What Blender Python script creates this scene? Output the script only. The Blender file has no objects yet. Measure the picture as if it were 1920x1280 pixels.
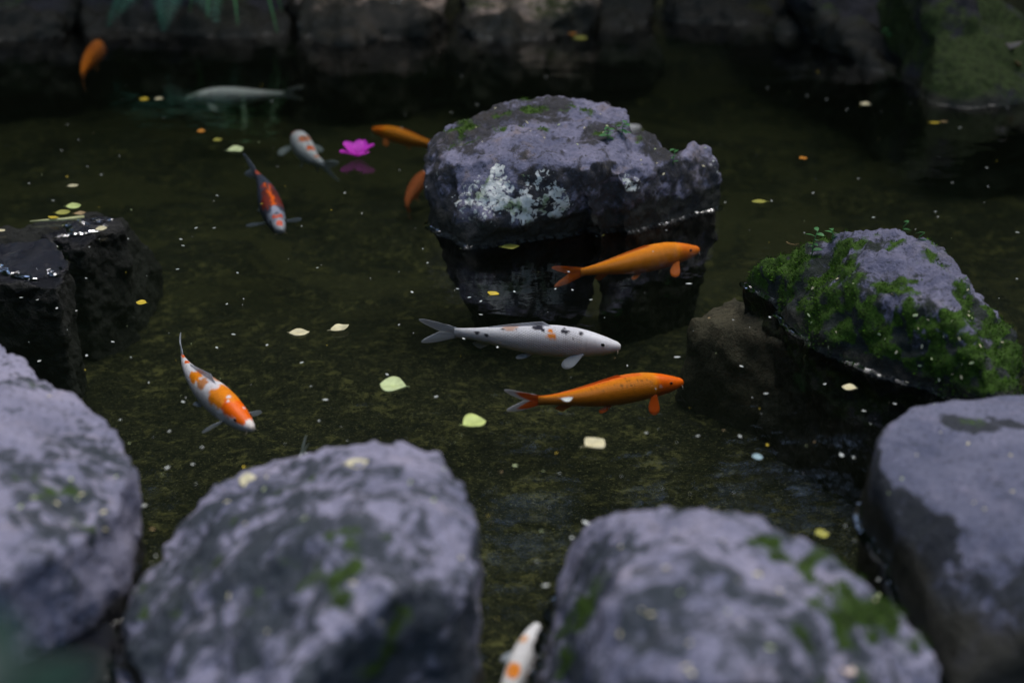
import bpy, bmesh, math, random
import numpy as np
from mathutils import Vector, Matrix, noise, kdtree
R = math.radians
scene = bpy.context.scene
col = scene.collection

# ------------------------------------------------------------------ camera
CAM_H, PITCH, LENS = 1.30, 24.3, 50.0
cam_d = bpy.data.cameras.new('camera'); cam = bpy.data.objects.new('camera', cam_d)
col.objects.link(cam); scene.camera = cam
cam.location = (0, 0, CAM_H); cam.rotation_euler = (R(90 - PITCH), 0, 0)
cam_d.lens = LENS; cam_d.sensor_width = 36; cam_d.clip_start = 0.05; cam_d.clip_end = 400
cam_d.dof.use_dof = True; cam_d.dof.focus_distance = 3.38; cam_d.dof.aperture_fstop = 1.5
cam_d.dof.aperture_blades = 0

# ------------------------------------------------------------------ sky, sun, exposure
SUN_EL, SUN_AZ = 68, 30          # high soft light from beyond the pond, a little to the right
w = bpy.data.worlds.new('World'); scene.world = w; w.use_nodes = True
wn = w.node_tree; wn.nodes.clear()
sky = wn.nodes.new('ShaderNodeTexSky'); sky.sky_type = 'NISHITA'; sky.sun_disc = False
sky.sun_elevation = R(SUN_EL); sky.sun_rotation = R(SUN_AZ); sky.air_density = 1.0; sky.dust_density = 0.8
bg = wn.nodes.new('ShaderNodeBackground'); bg.inputs['Strength'].default_value = 0.055
wo = wn.nodes.new('ShaderNodeOutputWorld')
wn.links.new(sky.outputs[0], bg.inputs[0]); wn.links.new(bg.outputs[0], wo.inputs[0])
sl = bpy.data.lights.new('sun', 'SUN'); sl.energy = 1.5; sl.angle = R(60); sl.color = (1.0, 0.95, 0.90)
so = bpy.data.objects.new('sun', sl); col.objects.link(so); so.location = (2, 4, 12)
sd = Vector((math.sin(R(SUN_AZ)) * math.cos(R(SUN_EL)), math.cos(R(SUN_AZ)) * math.cos(R(SUN_EL)), math.sin(R(SUN_EL))))
so.rotation_euler = sd.to_track_quat('Z', 'Y').to_euler()
vs = scene.view_settings
vs.view_transform = 'Standard'; vs.look = 'None'; vs.exposure = 1.75; vs.gamma = 1.0; vs.use_curve_mapping = False
scene.cycles.use_denoising = True; scene.cycles.adaptive_threshold = 0.005
scene.cycles.max_bounces = 5; scene.cycles.diffuse_bounces = 2; scene.cycles.glossy_bounces = 2; scene.cycles.transparent_max_bounces = 24
scene.cycles.volume_bounces = 0
scene.cycles.sample_clamp_indirect = 4.0
scene.cycles.blur_glossy = 0.2

# ------------------------------------------------------------------ helpers
FPX = LENS / 36 * 1920
_cp, _sp = math.cos(R(PITCH)), math.sin(R(PITCH))
def P(px, py, z=0.0):
    """point of the plane at height z that the lens maps to this place of the 1920 x 1280 photograph"""
    a = (px - 960) / FPX; b = (640 - py) / FPX
    d = Vector((a, _cp + b * _sp, -_sp + b * _cp))
    t = (z - CAM_H) / d.z
    return Vector((0, 0, CAM_H)) + d * t

def tag(o, label=None, cat=None, group=None, kind=None):
    if label: o['label'] = label
    if cat: o['category'] = cat
    if group: o['group'] = group
    if kind: o['kind'] = kind
    return o

def link(name, me, mat=None, parent=None, loc=(0, 0, 0)):
    o = bpy.data.objects.new(name, me); col.objects.link(o)
    if mat is not None and me is not None and not me.materials: me.materials.append(mat)
    o.parent = parent; o.location = loc
    return o

def mesh(name, verts, faces, smooth=True):
    me = bpy.data.meshes.new(name); me.from_pydata([tuple(v) for v in verts], [], faces); me.update()
    if smooth: me.polygons.foreach_set('use_smooth', [True] * len(me.polygons))
    return me

def empty(name, loc=(0, 0, 0)):
    return link(name, None, loc=loc)

def sstep(a, b, x):
    t = min(1, max(0, (x - a) / (b - a))); return t * t * (3 - 2 * t)

class NT:
    """small node-tree writer"""
    def __init__(s, name):
        s.m = bpy.data.materials.new(name); s.m.use_nodes = True; s.t = s.m.node_tree; s.t.nodes.clear()
        s.out = s.t.nodes.new('ShaderNodeOutputMaterial')
    def n(s, typ, **kw):
        nd = s.t.nodes.new(typ)
        for k, v in kw.items():
            if k.startswith('i_'):
                key = k[2:]; key = int(key) if key.isdigit() else key.replace('_', ' ')
                s.put(nd.inputs[key], v)
            else: setattr(nd, k, v)
        return nd
    def put(s, sock, v):
        if isinstance(v, bpy.types.NodeSocket): s.t.links.new(v, sock)
        else:
            if isinstance(v, tuple) and len(v) == 3 and sock.type == 'RGBA': v = v + (1,)
            sock.default_value = v
    def coord(s, what='Object'): return s.n('ShaderNodeTexCoord').outputs[what]
    def noise(s, vec, scale, detail=4, rough=0.55, dist=0.0):
        nd = s.n('ShaderNodeTexNoise'); s.put(nd.inputs['Vector'], vec)
        nd.inputs['Scale'].default_value = scale; nd.inputs['Detail'].default_value = detail
        nd.inputs['Roughness'].default_value = rough; nd.inputs['Distortion'].default_value = dist
        return nd.outputs[0]
    def voro(s, vec, scale, feature='F1', out=0):
        nd = s.n('ShaderNodeTexVoronoi', feature=feature); s.put(nd.inputs['Vector'], vec)
        nd.inputs['Scale'].default_value = scale
        return nd.outputs[out]
    def ramp(s, fac, stops):
        nd = s.n('ShaderNodeValToRGB'); s.put(nd.inputs[0], fac); e = nd.color_ramp.elements
        while len(e) < len(stops): e.new(0.5)
        for q, (p, c) in zip(e, stops):
            q.position = p; q.color = (c, c, c, 1) if not isinstance(c, tuple) else c + (1,)
        return nd.outputs[0]
    def math(s, op, a, b=0.0, clamp=False):
        nd = s.n('ShaderNodeMath', operation=op, use_clamp=clamp); s.put(nd.inputs[0], a); s.put(nd.inputs[1], b)
        return nd.outputs[0]
    def mix(s, fac, a, b, blend='MIX'):
        nd = s.n('ShaderNodeMix', data_type='RGBA', blend_type=blend, clamp_factor=True)
        s.put(nd.inputs[0], fac); s.put(nd.inputs[6], a); s.put(nd.inputs[7], b)
        return nd.outputs[2]
    def bump(s, h, strength=0.5, dist=0.01, normal=None):
        nd = s.n('ShaderNodeBump'); s.put(nd.inputs['Height'], h)
        nd.inputs['Strength'].default_value = strength; nd.inputs['Distance'].default_value = dist
        if normal: s.put(nd.inputs['Normal'], normal)
        return nd.outputs[0]
    def pbsdf(s, color, rough=0.7, normal=None, spec=0.4, **kw):
        nd = s.n('ShaderNodeBsdfPrincipled'); s.put(nd.inputs['Base Color'], color); s.put(nd.inputs['Roughness'], rough)
        s.put(nd.inputs['Specular IOR Level'], spec)
        if normal: s.put(nd.inputs['Normal'], normal)
        for k, v in kw.items(): s.put(nd.inputs[k.replace('_', ' ')], v)
        return nd.outputs[0]
    def surf(s, sh): s.t.links.new(sh, s.out.inputs['Surface']); return s.m
    def attr(s, name, out='Fac'):
        return s.n('ShaderNodeAttribute', attribute_name=name).outputs[out]
    def rgb(s, c):
        nd = s.n('ShaderNodeSeparateColor'); s.put(nd.inputs[0], c); return nd.outputs

# ------------------------------------------------------------------ materials
def rock_mat(name, base, dark, tan, moss=(0.045, 0.085, 0.014), wetfilm=0.0, patch=0.5, scale=1.0, dirt=0.5):
    t = NT(name); co = t.coord()
    ma = t.n('ShaderNodeAttribute', attribute_name='mask'); mr, ml, mw = t.rgb(ma.outputs['Color'])[:3]; ms = ma.outputs['Alpha']
    n1 = t.noise(co, 5 * scale, 5, 0.62, 0.6); n2 = t.noise(co, 21 * scale, 6, 0.68, 0.4); n3 = t.noise(co, 95 * scale, 4, 0.7)
    c = t.mix(t.ramp(n1, [(0.34, 0.0), (0.64, 1.0)]), tuple(x * y for x, y in zip(base, (0.50, 0.54, 0.60))), base)
    c = t.mix(t.math('MULTIPLY', t.ramp(t.noise(co, 13 * scale, 5, 0.7, 0.8), [(0.54, 0.0), (0.66, 1.0)]), patch), c, tan)
    c = t.mix(t.ramp(n3, [(0.58, 0.0), (0.74, 0.6)]), c, tuple(min(1, x * 1.6) for x in base))
    # black and blue-green growth that stains the stone in torn patches, plus one boulder's painted side shade
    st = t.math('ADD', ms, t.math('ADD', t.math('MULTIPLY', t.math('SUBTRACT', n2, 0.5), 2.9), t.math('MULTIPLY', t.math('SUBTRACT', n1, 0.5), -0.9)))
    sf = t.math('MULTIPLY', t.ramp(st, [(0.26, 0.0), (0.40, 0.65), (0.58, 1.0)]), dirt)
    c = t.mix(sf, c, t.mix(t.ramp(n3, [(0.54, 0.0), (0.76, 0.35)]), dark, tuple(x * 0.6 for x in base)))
    # fine grain of the stone: pale and black crystals, pits
    c = t.mix(t.ramp(n3, [(0.32, 0.8), (0.46, 0.0)]), c, dark)
    # pale crusts of lichen with dark and green rims
    le = t.math('ADD', ml, t.math('MULTIPLY', t.math('SUBTRACT', t.noise(co, 52, 5, 0.7, 0.8), 0.5), 2.6))
    le = t.math('SUBTRACT', le, t.math('MULTIPLY', t.voro(co, 75), 0.55))
    lcol = t.mix(t.ramp(t.noise(co, 22, 3), [(0.54, 0.0), (0.66, 1.0)]), (0.74, 0.75, 0.70), (0.20, 0.27, 0.14))
    lf = t.math('MULTIPLY', t.ramp(le, [(0.34, 0.0), (0.44, 1.0)]), t.ramp(ml, [(0.06, 0.0), (0.2, 1.0)]))
    c = t.mix(lf, c, lcol)
    # moss
    me_ = t.math('ADD', mr, t.math('MULTIPLY', t.math('SUBTRACT', t.noise(co, 30, 5, 0.7), 0.5), 1.1))
    mf = t.math('MULTIPLY', t.ramp(me_, [(0.38, 0.0), (0.62, 1.0)]), t.ramp(mr, [(0.05, 0.0), (0.2, 1.0)]))
    mc = t.mix(t.ramp(t.noise(co, 60, 4, 0.7), [(0.35, 0.0), (0.7, 1.0)]), tuple(x * 0.45 for x in moss), tuple(x * 1.5 for x in moss))
    c = t.mix(mf, c, mc)
    # the tide band: algae stain where water wets the stone; below the surface, murk painted black
    wf = t.ramp(t.math('ADD', mw, t.math('MULTIPLY', t.math('SUBTRACT', n2, 0.5), 0.7)), [(0.35, 0.0), (0.75, 1.0)])
    c = t.mix(t.math('MULTIPLY', wf, 0.93), c, (0.005, 0.005, 0.004) if wetfilm else (0.016, 0.016, 0.011))
    rough = t.math('SUBTRACT', 0.88, t.math('MULTIPLY', wf, 0.45))
    if wetfilm: rough = t.math('ADD', 0.88 - wetfilm, t.math('MULTIPLY', wf, 0.6))
    h = t.math('ADD', t.math('MULTIPLY', n2, 0.6), t.math('MULTIPLY', n3, 0.35))
    h = t.math('ADD', h, t.math('MULTIPLY', t.noise(co, 260, 3, 0.7), 0.12))
    h = t.math('ADD', h, t.math('MULTIPLY', lf, 0.10))
    nb = t.bump(h, 0.9, 0.055 if wetfilm else 0.018)
    return t.surf(t.pbsdf(c, rough, nb, 0.8 if wetfilm else 0.2))

PURPLE = (0.255, 0.235, 0.325)
M = {}
M['rock_mid'] = rock_mat('rock_mid', (0.212, 0.204, 0.278), (0.022, 0.021, 0.014), (0.22, 0.165, 0.13), patch=0.55, dirt=0.85)
M['rock_front'] = rock_mat('rock_front', (0.262, 0.252, 0.335), (0.020, 0.029, 0.033), (0.34, 0.30, 0.35), moss=(0.030, 0.056, 0.010), patch=0.5, dirt=0.9)
M['rock_smooth'] = rock_mat('rock_smooth', (0.150, 0.154, 0.218), (0.020, 0.024, 0.026), (0.23, 0.215, 0.29), patch=0.4, dirt=0.9, scale=1.2)
M['rock_moss'] = rock_mat('rock_moss', (0.165, 0.160, 0.225), (0.014, 0.020, 0.012), (0.17, 0.15, 0.14), moss=(0.034, 0.072, 0.008), patch=0.4, dirt=0.95)
M['rock_wet'] = rock_mat('rock_wet', (0.016, 0.017, 0.026), (0.006, 0.007, 0.008), (0.022, 0.014, 0.010), wetfilm=0.66)
M['rock_bank'] = rock_mat('rock_bank', (0.20, 0.170, 0.175), (0.022, 0.022, 0.016), (0.30, 0.22, 0.17), moss=(0.05, 0.07, 0.015), patch=0.7, dirt=0.8)
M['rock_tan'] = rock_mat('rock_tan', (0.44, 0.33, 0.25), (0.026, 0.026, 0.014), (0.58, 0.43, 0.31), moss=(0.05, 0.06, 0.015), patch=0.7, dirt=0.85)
M['rock_dark'] = rock_mat('rock_dark', (0.034, 0.033, 0.038), (0.007, 0.008, 0.006), (0.032, 0.027, 0.022), moss=(0.03, 0.045, 0.012), patch=0.4, dirt=0.8)  # low base colour also holds the far bank's deep shade
M['rock_sunk'] = rock_mat('rock_sunk', (0.095, 0.082, 0.056), (0.016, 0.015, 0.010), (0.13, 0.11, 0.07), patch=0.5, dirt=0.6)

def make_bed():
    t = NT('pond_bed'); co = t.coord()
    big = t.noise(co, 1.7, 5, 0.6, 0.6); mid = t.noise(co, 7.5, 6, 0.65, 0.5); fine = t.noise(co, 48, 5, 0.7); gr = t.noise(co, 170, 3, 0.7)
    clot = t.noise(co, 21, 5, 0.66, 0.7)
    c = t.mix(t.ramp(mid, [(0.42, 0.0), (0.66, 1.0)]), (0.008, 0.0095, 0.0055), (0.040, 0.039, 0.016))
    c = t.mix(t.ramp(big, [(0.40, 0.0), (0.56, 0.7)]), c, (0.015, 0.016, 0.009))
    c = t.mix(t.math('MULTIPLY', t.ramp(clot, [(0.50, 0.0), (0.64, 1.0)]), t.ramp(mid, [(0.38, 0.15), (0.58, 1.0)])), c, (0.105, 0.097, 0.035))
    c = t.mix(t.ramp(fine, [(0.42, 0.9), (0.54, 0.0)]), c, (0.004, 0.005, 0.003))
    c = t.mix(t.ramp(gr, [(0.57, 0.0), (0.72, 0.75)]), c, (0.19, 0.175, 0.075))
    # mats of algae with torn edges on the older part of the floor
    mats = t.ramp(t.noise(co, 2.3, 5, 0.55, 1.3), [(0.50, 0.0), (0.535, 1.0)])
    sep = t.n('ShaderNodeSeparateXYZ'); t.put(sep.inputs[0], co)
    far = t.math('MULTIPLY', t.ramp(t.math('MULTIPLY', sep.outputs[1], 0.1), [(0.36, 0.0), (0.42, 1.0)]), 0.75)
    c = t.mix(t.math('MULTIPLY', mats, far), c, (0.042, 0.040, 0.016))
    h = t.math('ADD', t.math('MULTIPLY', mid, 1.0), t.math('MULTIPLY', fine, 0.35))
    return t.surf(t.pbsdf(c, 0.95, t.bump(h, 0.8, 0.02), 0.2))
M['bed'] = make_bed()

def make_ground():
    t = NT('ground'); co = t.coord()
    n = t.noise(co, 3, 6, 0.65); f = t.noise(co, 40, 4, 0.7)
    c = t.mix(t.ramp(n, [(0.4, 0.0), (0.62, 1.0)]), (0.030, 0.024, 0.016), (0.028, 0.044, 0.012))
    c = t.mix(t.ramp(f, [(0.6, 0.0), (0.75, 0.7)]), c, (0.09, 0.07, 0.04))
    return t.surf(t.pbsdf(c, 0.95, t.bump(f, 0.7, 0.03), 0.2))
M['ground'] = make_ground()

def make_water(name, volume):
    t = NT(name); co = t.coord()
    mp = t.n('ShaderNodeMapping'); t.put(mp.inputs[0], co); mp.inputs['Scale'].default_value = (1.0, 1.6, 1.0)
    h = t.math('ADD', t.noise(mp.outputs[0], 2.2, 2, 0.5), t.math('MULTIPLY', t.noise(mp.outputs[0], 11, 3, 0.5, 0.6), 0.22))
    nb = t.bump(h, 0.35, 0.018)
    fr = t.n('ShaderNodeFresnel'); fr.inputs['IOR'].default_value = 1.333; t.put(fr.inputs['Normal'], nb)
    tr = t.n('ShaderNodeBsdfTransparent'); tr.inputs[0].default_value = (1, 1, 1, 1)
    gl = t.n('ShaderNodeBsdfGlossy'); gl.inputs['Roughness'].default_value = 0.03; t.put(gl.inputs['Normal'], nb)
    gl.inputs['Color'].default_value = (1, 1, 1, 1)
    mx = t.n('ShaderNodeMixShader'); t.put(mx.inputs[0], fr.outputs[0]); t.put(mx.inputs[1], tr.outputs[0]); t.put(mx.inputs[2], gl.outputs[0])
    if volume:
        va = t.n('ShaderNodeVolumeAbsorption'); va.inputs['Color'].default_value = (0.48, 0.57, 0.44, 1); va.inputs['Density'].default_value = 1.4
        vsn = t.n('ShaderNodeVolumeScatter'); vsn.inputs['Color'].default_value = (0.55, 0.72, 0.45, 1); vsn.inputs['Density'].default_value = 0.02
        ad = t.n('ShaderNodeAddShader'); t.put(ad.inputs[0], va.outputs[0]); t.put(ad.inputs[1], vsn.outputs[0])
        t.t.links.new(ad.outputs[0], t.out.inputs['Volume'])
    return t.surf(mx.outputs[0])
M['water'] = make_water('water', True); M['water_edge'] = make_water('water_edge', False)

def plain(name, c, rough=0.6, var=0.25, scale=30, spec=0.3, trans=0.0, bump=0.0):
    t = NT(name); co = t.coord(); n = t.noise(co, scale, 4, 0.6)
    cc = t.mix(t.ramp(n, [(0.3, 0.0), (0.7, 1.0)]), tuple(x * (1 - var) for x in c), tuple(min(1, x * (1 + var)) for x in c))
    b = t.pbsdf(cc, rough, t.bump(n, bump, 0.004) if bump else None, spec)
    if trans:
        tl = t.n('ShaderNodeBsdfTranslucent'); t.put(tl.inputs[0], cc)
        mx = t.n('ShaderNodeMixShader'); mx.inputs[0].default_value = trans; t.put(mx.inputs[1], b); t.put(mx.inputs[2], tl.outputs[0])
        b = mx.outputs[0]
    return t.surf(b)
LEAF = {'cream': (0.62, 0.57, 0.36), 'pale_green': (0.50, 0.58, 0.30), 'lime': (0.50, 0.58, 0.20), 'yellow': (0.58, 0.44, 0.04),
        'olive': (0.33, 0.32, 0.06), 'tan': (0.36, 0.25, 0.12), 'orange': (0.60, 0.25, 0.03), 'pink': (0.62, 0.50, 0.44), 'white': (0.55, 0.58, 0.55),
        'blue_grey': (0.30, 0.42, 0.46), 'brown': (0.16, 0.075, 0.035)}
for k, c in LEAF.items(): M['leaf_' + k] = plain('leaf_' + k, c, 0.55, 0.22, 45, 0.3, 0.2)
M['green'] = plain('young_green', (0.07, 0.22, 0.07), 0.45, 0.3, 40, 0.4, 0.3)
M['fern'] = plain('fern_green', (0.045, 0.19, 0.12), 0.5, 0.35, 20, 0.35, 0.25)
M['teal'] = plain('teal_green', (0.005, 0.026, 0.020), 0.5, 0.3, 10, 0.35, 0.25)
M['twig'] = plain('pale_twig', (0.42, 0.42, 0.20), 0.6, 0.2)
M['magenta'] = plain('magenta_petal', (0.62, 0.045, 0.56), 0.55, 0.2, 60, 0.25, 0.3)
M['bark'] = plain('bark', (0.045, 0.035, 0.028), 0.9, 0.5, 12, 0.2, 0, 0.6)
M['foliage'] = plain('foliage', (0.022, 0.042, 0.014), 0.6, 0.5, 3, 0.25, 0.15)
M['eye'] = plain('fish_eye', (0.012, 0.010, 0.014), 0.2, 0.1)
M['barbel'] = plain('barbel', (0.45, 0.36, 0.30), 0.5, 0.1)

def moss_mat():
    t = NT('moss_blades'); c = t.attr('tint', 'Color')
    b = t.pbsdf(c, 0.8, None, 0.15)
    tl = t.n('ShaderNodeBsdfTranslucent'); t.put(tl.inputs[0], c)
    mx = t.n('ShaderNodeMixShader'); mx.inputs[0].default_value = 0.25; t.put(mx.inputs[1], b); t.put(mx.inputs[2], tl.outputs[0])
    return t.surf(mx.outputs[0])
M['moss'] = moss_mat()

def koi_skin():
    t = NT('koi_skin'); c = t.attr('skin', 'Color'); uv = t.n('ShaderNodeUVMap').outputs[0]
    sp = t.n('ShaderNodeSeparateXYZ'); t.put(sp.inputs[0], uv)
    a = t.math('MULTIPLY', sp.outputs[0], 118.0); b = t.math('MULTIPLY', sp.outputs[1], 76.0)
    s1 = t.math('ABSOLUTE', t.math('SINE', t.math('ADD', a, b))); s2 = t.math('ABSOLUTE', t.math('SINE', t.math('SUBTRACT', a, b)))
    net = t.math('MULTIPLY', s1, s2)
    body = t.ramp(sp.outputs[0], [(0.21, 0.0), (0.25, 1.0)])          # the head has no scales
    edge = t.math('MULTIPLY', t.ramp(net, [(0.0, 1.0), (0.22, 0.0)]), body)
    c = t.mix(t.math('MULTIPLY', edge, 0.26), c, (0.10, 0.07, 0.05), 'MULTIPLY')
    c = t.mix(t.math('MULTIPLY', t.ramp(t.noise(t.coord(), 26, 4, 0.65), [(0.45, 0.0), (0.7, 1.0)]), 0.30), c, (0.55, 0.50, 0.50), 'MULTIPLY')
    nb = t.bump(t.math('MULTIPLY', net, body), 0.5, 0.003)
    return t.surf(t.pbsdf(c, 0.42, nb, 0.25))
M['skin'] = koi_skin()
def koi_fin():
    t = NT('koi_fin'); c = t.attr('skin', 'Color'); uv = t.n('ShaderNodeUVMap').outputs[0]
    sp = t.n('ShaderNodeSeparateXYZ'); t.put(sp.inputs[0], uv)
    ray = t.math('ABSOLUTE', t.math('SINE', t.math('MULTIPLY', sp.outputs[0], 40.0)))
    c2 = t.mix(t.math('MULTIPLY', ray, 0.35), c, (0.2, 0.2, 0.2), 'MULTIPLY')
    b = t.pbsdf(c2, 0.45, t.bump(ray, 0.4, 0.001), 0.3)
    tl = t.n('ShaderNodeBsdfTranslucent'); t.put(tl.inputs[0], c2)
    m1 = t.n('ShaderNodeMixShader'); m1.inputs[0].default_value = 0.3; t.put(m1.inputs[1], b); t.put(m1.inputs[2], tl.outputs[0])
    tr = t.n('ShaderNodeBsdfTransparent')
    m2 = t.n('ShaderNodeMixShader'); t.put(m2.inputs[0], t.math('ADD', 0.12, t.math('MULTIPLY', sp.outputs[1], 0.28)))
    t.put(m2.inputs[1], m1.outputs[0]); t.put(m2.inputs[2], tr.outputs[0])
    return t.surf(m2.outputs[0])
M['fin'] = koi_fin()

# ------------------------------------------------------------------ pond floor and ground
POND = (-4.6, 4.6, 1.25, 6.45)
BED = -0.34
def pond_d(x, y):
    return min(x - POND[0], POND[1] - x, y - POND[2], POND[3] - y)
def ground_z(x, y):
    d = pond_d(x, y) + 0.12 * noise.noise((x * 0.9, y * 0.9, 3.1))
    t = sstep(-0.08, 0.28, d)
    z = 0.10 * (1 - t) + BED * t
    if d > 0: z += 0.030 * noise.fractal((x * 1.4, y * 1.4, 0.7), 1.0, 2.0, 4) * t
    out = max(0.0, -d - 0.25)
    z += 0.05 * noise.noise((x * 0.5, y * 0.5, 9)) * min(1, out)
    if y > POND[3]: z += min(8.0, 0.95 * max(0.0, y - POND[3] - 0.3)) * sstep(16, 9, abs(x))  # unseen slope, raised to keep low sky out of the water's reflections
    return z
def axis(lo, hi, flo, fhi, step):
    a = list(np.arange(flo, fhi + 1e-6, step)); s = step; v = fhi
    while v < hi: s *= 1.35; v += s; a.append(v)
    s = step; v = flo; pre = []
    while v > lo: s *= 1.35; v -= s; pre.append(v)
    return pre[::-1] + a
xs = axis(-90, 90, -4.9, 4.9, 0.05); ys = axis(-90, 90, 0.9, 6.9, 0.05)
nx, ny = len(xs), len(ys)
gv = [(x, y, ground_z(x, y)) for y in ys for x in xs]
bedf, gndf = [], []
for j in range(ny - 1):
    for i in range(nx - 1):
        f = (j * nx + i, j * nx + i + 1, (j + 1) * nx + i + 1, (j + 1) * nx + i)
        (bedf if pond_d((xs[i] + xs[i + 1]) / 2, (ys[j] + ys[j + 1]) / 2) > -0.1 else gndf).append(f)
def sub(name, faces, mat):
    used = sorted({i for f in faces for i in f}); mp = {v: k for k, v in enumerate(used)}
    o = link(name, mesh(name, [gv[i] for i in used], [[mp[i] for i in f] for f in faces]), mat)
    return tag(o, kind='structure')
sub('pond_bed', bedf, M['bed']); sub('ground', gndf, M['ground'])

wx0, wx1, wy0, wy1 = POND[0] - 0.3, POND[1] + 0.3, POND[2] - 0.3, POND[3] + 0.35
wv = [(x, y, z) for z in (-0.9, 0.0) for x, y in ((wx0, wy0), (wx1, wy0), (wx1, wy1), (wx0, wy1))]
water = link('water', mesh('water', wv, [(3, 2, 1, 0), (4, 5, 6, 7), (0, 1, 5, 4), (1, 2, 6, 5), (2, 3, 7, 6), (3, 0, 4, 7)], False), M['water'])
tag(water, kind='structure')

# ------------------------------------------------------------------ rocks
def blob(p, spots):
    """largest influence of soft spots ((x, y, z), radius)"""
    b = 0.0
    for c, r in spots:
        d = (p - c).length / r
        if d < 1.6: b = max(b, 1 - sstep(0.45, 1.6, d))
    return b

rock_trees = {}
def build_rock(name, label, hulls, mat, voxel=0.012, smooth=8, amp=(0.022, 0.010, 0.004), freq=(4, 13, 38), seed=1, ridge=0.5,
               moss=None, lichen=None, stain_shade=None, wet=(0.0, 0.07), base=1.04, base_z=-0.45, back=0.0, cat='rock', group=None, blades=0, blade_len=0.009,
               tint=((0.02, 0.05, 0.006), (0.10, 0.20, 0.02)), edge=1.0):
    bm = bmesh.new()
    for H in hulls:
        pts = [P(*q) if not isinstance(q, Vector) else q for q in H]
        c = sum(pts, Vector()) / len(pts)
        allp = list(pts)
        if back: allp += [Vector((q.x, q.y + back, q.z * 0.9)) for q in pts if q.z > 0.04]
        c = sum(allp, Vector()) / len(allp)
        allp += [Vector((c.x + (q.x - c.x) * base, c.y + (q.y - c.y) * base, base_z)) for q in allp]
        vs_ = [bm.verts.new(q) for q in allp]
        r = bmesh.ops.convex_hull(bm, input=vs_)
        bmesh.ops.delete(bm, geom=list({g for g in r['geom_interior'] + r['geom_unused'] if isinstance(g, bmesh.types.BMVert)}), context='VERTS')
    me0 = bpy.data.meshes.new('tmp'); bm.to_mesh(me0); bm.free()
    ob = bpy.data.objects.new('tmp', me0); col.objects.link(ob)
    rm = ob.modifiers.new('r', 'REMESH'); rm.mode = 'VOXEL'; rm.voxel_size = voxel
    sm = ob.modifiers.new('s', 'SMOOTH'); sm.factor = 0.5; sm.iterations = smooth
    dg = bpy.context.evaluated_depsgraph_get(); dg.update()
    me = bpy.data.meshes.new_from_object(ob.evaluated_get(dg))
    bpy.data.objects.remove(ob); bpy.data.meshes.remove(me0)
    me.name = name
    n = len(me.vertices); co = np.empty(n * 3); me.vertices.foreach_get('co', co); co = co.reshape(-1, 3)
    nr = np.empty(n * 3); me.vertex_normals.foreach_get('vector', nr); nr = nr.reshape(-1, 3)
    mask = np.zeros((n, 4), np.float32)
    off = Vector((seed * 7.31, seed * 3.17, seed * 1.73))
    a0, a1, a2 = amp; f0, f1, f2 = freq
    for i in range(n):
        p = Vector(co[i]); q = p + off
        if p.z < -0.41: continue
        d = a0 * noise.fractal(q * f0, 1.0, 2.1, 3)
        tb = noise.turbulence(q * f1 * 0.55, 4, True, noise_basis='PERLIN_ORIGINAL', amplitude_scale=0.55, frequency_scale=2.1)
        d += a1 * 2.0 * ((tb - 0.55) * ridge + noise.fractal(q * f1 * 0.6, 0.8, 2.1, 3) * (1 - ridge) * 0.7)
        d += a2 * noise.fractal(q * f2, 0.9, 2.0, 2)
        m_ = moss(p, Vector(nr[i]), q) if moss else 0.0
        l_ = lichen(p, Vector(nr[i]), q) if lichen else 0.0
        m_ = min(1, max(0, m_)); l_ = min(1, max(0, l_))
        d += 0.005 * m_ * (0.6 + noise.noise(q * 45)) + 0.003 * l_
        co[i] += nr[i] * d
        wv_ = 1 - sstep(wet[0], wet[1], p.z + 0.03 * noise.noise(q * 9))
        mask[i] = (m_, l_, wv_, stain_shade(p, Vector(nr[i]), q) if stain_shade else 0.12)
    cen = co[co[:, 2] > -0.05].mean(axis=0); cen[2] = 0.0
    me.vertices.foreach_set('co', (co - cen).ravel()); me.update()
    at = me.attributes.new('mask', 'FLOAT_COLOR', 'POINT'); at.data.foreach_set('color', mask.ravel())
    me.polygons.foreach_set('use_smooth', [True] * len(me.polygons))
    o = link(name, me, M[mat], loc=tuple(cen)); tag(o, label, cat, group)
    kd = kdtree.KDTree(n)
    for i in range(n): kd.insert(co[i], i)
    kd.balance()
    me.vertex_normals.foreach_get('vector', nr.ravel()) if False else None
    nr2 = np.empty(n * 3); me.vertex_normals.foreach_get('vector', nr2); nr2 = nr2.reshape(-1, 3)
    rock_trees[o.name] = (kd, co, nr2)
    if blades:
        rnd = random.Random(seed); idx = [i for i in range(n) if mask[i, 0] > 0.42 and co[i, 2] > 0.0]
        wts = [mask[i, 0] for i in idx]; V, F, C = [], [], []
        if idx:
            for i in rnd.choices(idx, wts, k=blades):
                b = Vector(co[i] - cen) + Vector([rnd.uniform(-1, 1) * voxel for _ in range(3)]) * 0.7
                nn = Vector(nr2[i]); b -= nn * 0.003
                up = (nn + Vector((rnd.gauss(0, .45), rnd.gauss(0, .45), rnd.gauss(0.25, .4)))).normalized()
                sd_ = up.cross(Vector((rnd.gauss(0, 1), rnd.gauss(0, 1), rnd.gauss(0, 1)))).normalized()
                L = blade_len * rnd.uniform(0.5, 1.35); wd = L * rnd.uniform(0.16, 0.3)
                k = len(V); V += [b - sd_ * wd, b + sd_ * wd, b + up * L]; F.append((k, k + 1, k + 2))
                cl = Vector(tint[0]).lerp(Vector(tint[1]), rnd.random() ** 1.6); C += [(*cl, 1)] * 3
            mm = mesh('moss', V, F, False); ta = mm.attributes.new('tint', 'FLOAT_COLOR', 'POINT')
            ta.data.foreach_set('color', np.array(C, np.float32).ravel())
            tag(link('moss', mm, M['moss'], o), kind='stuff')
    if edge: meniscus(o, cen, nr2, edge)
    return o

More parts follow.
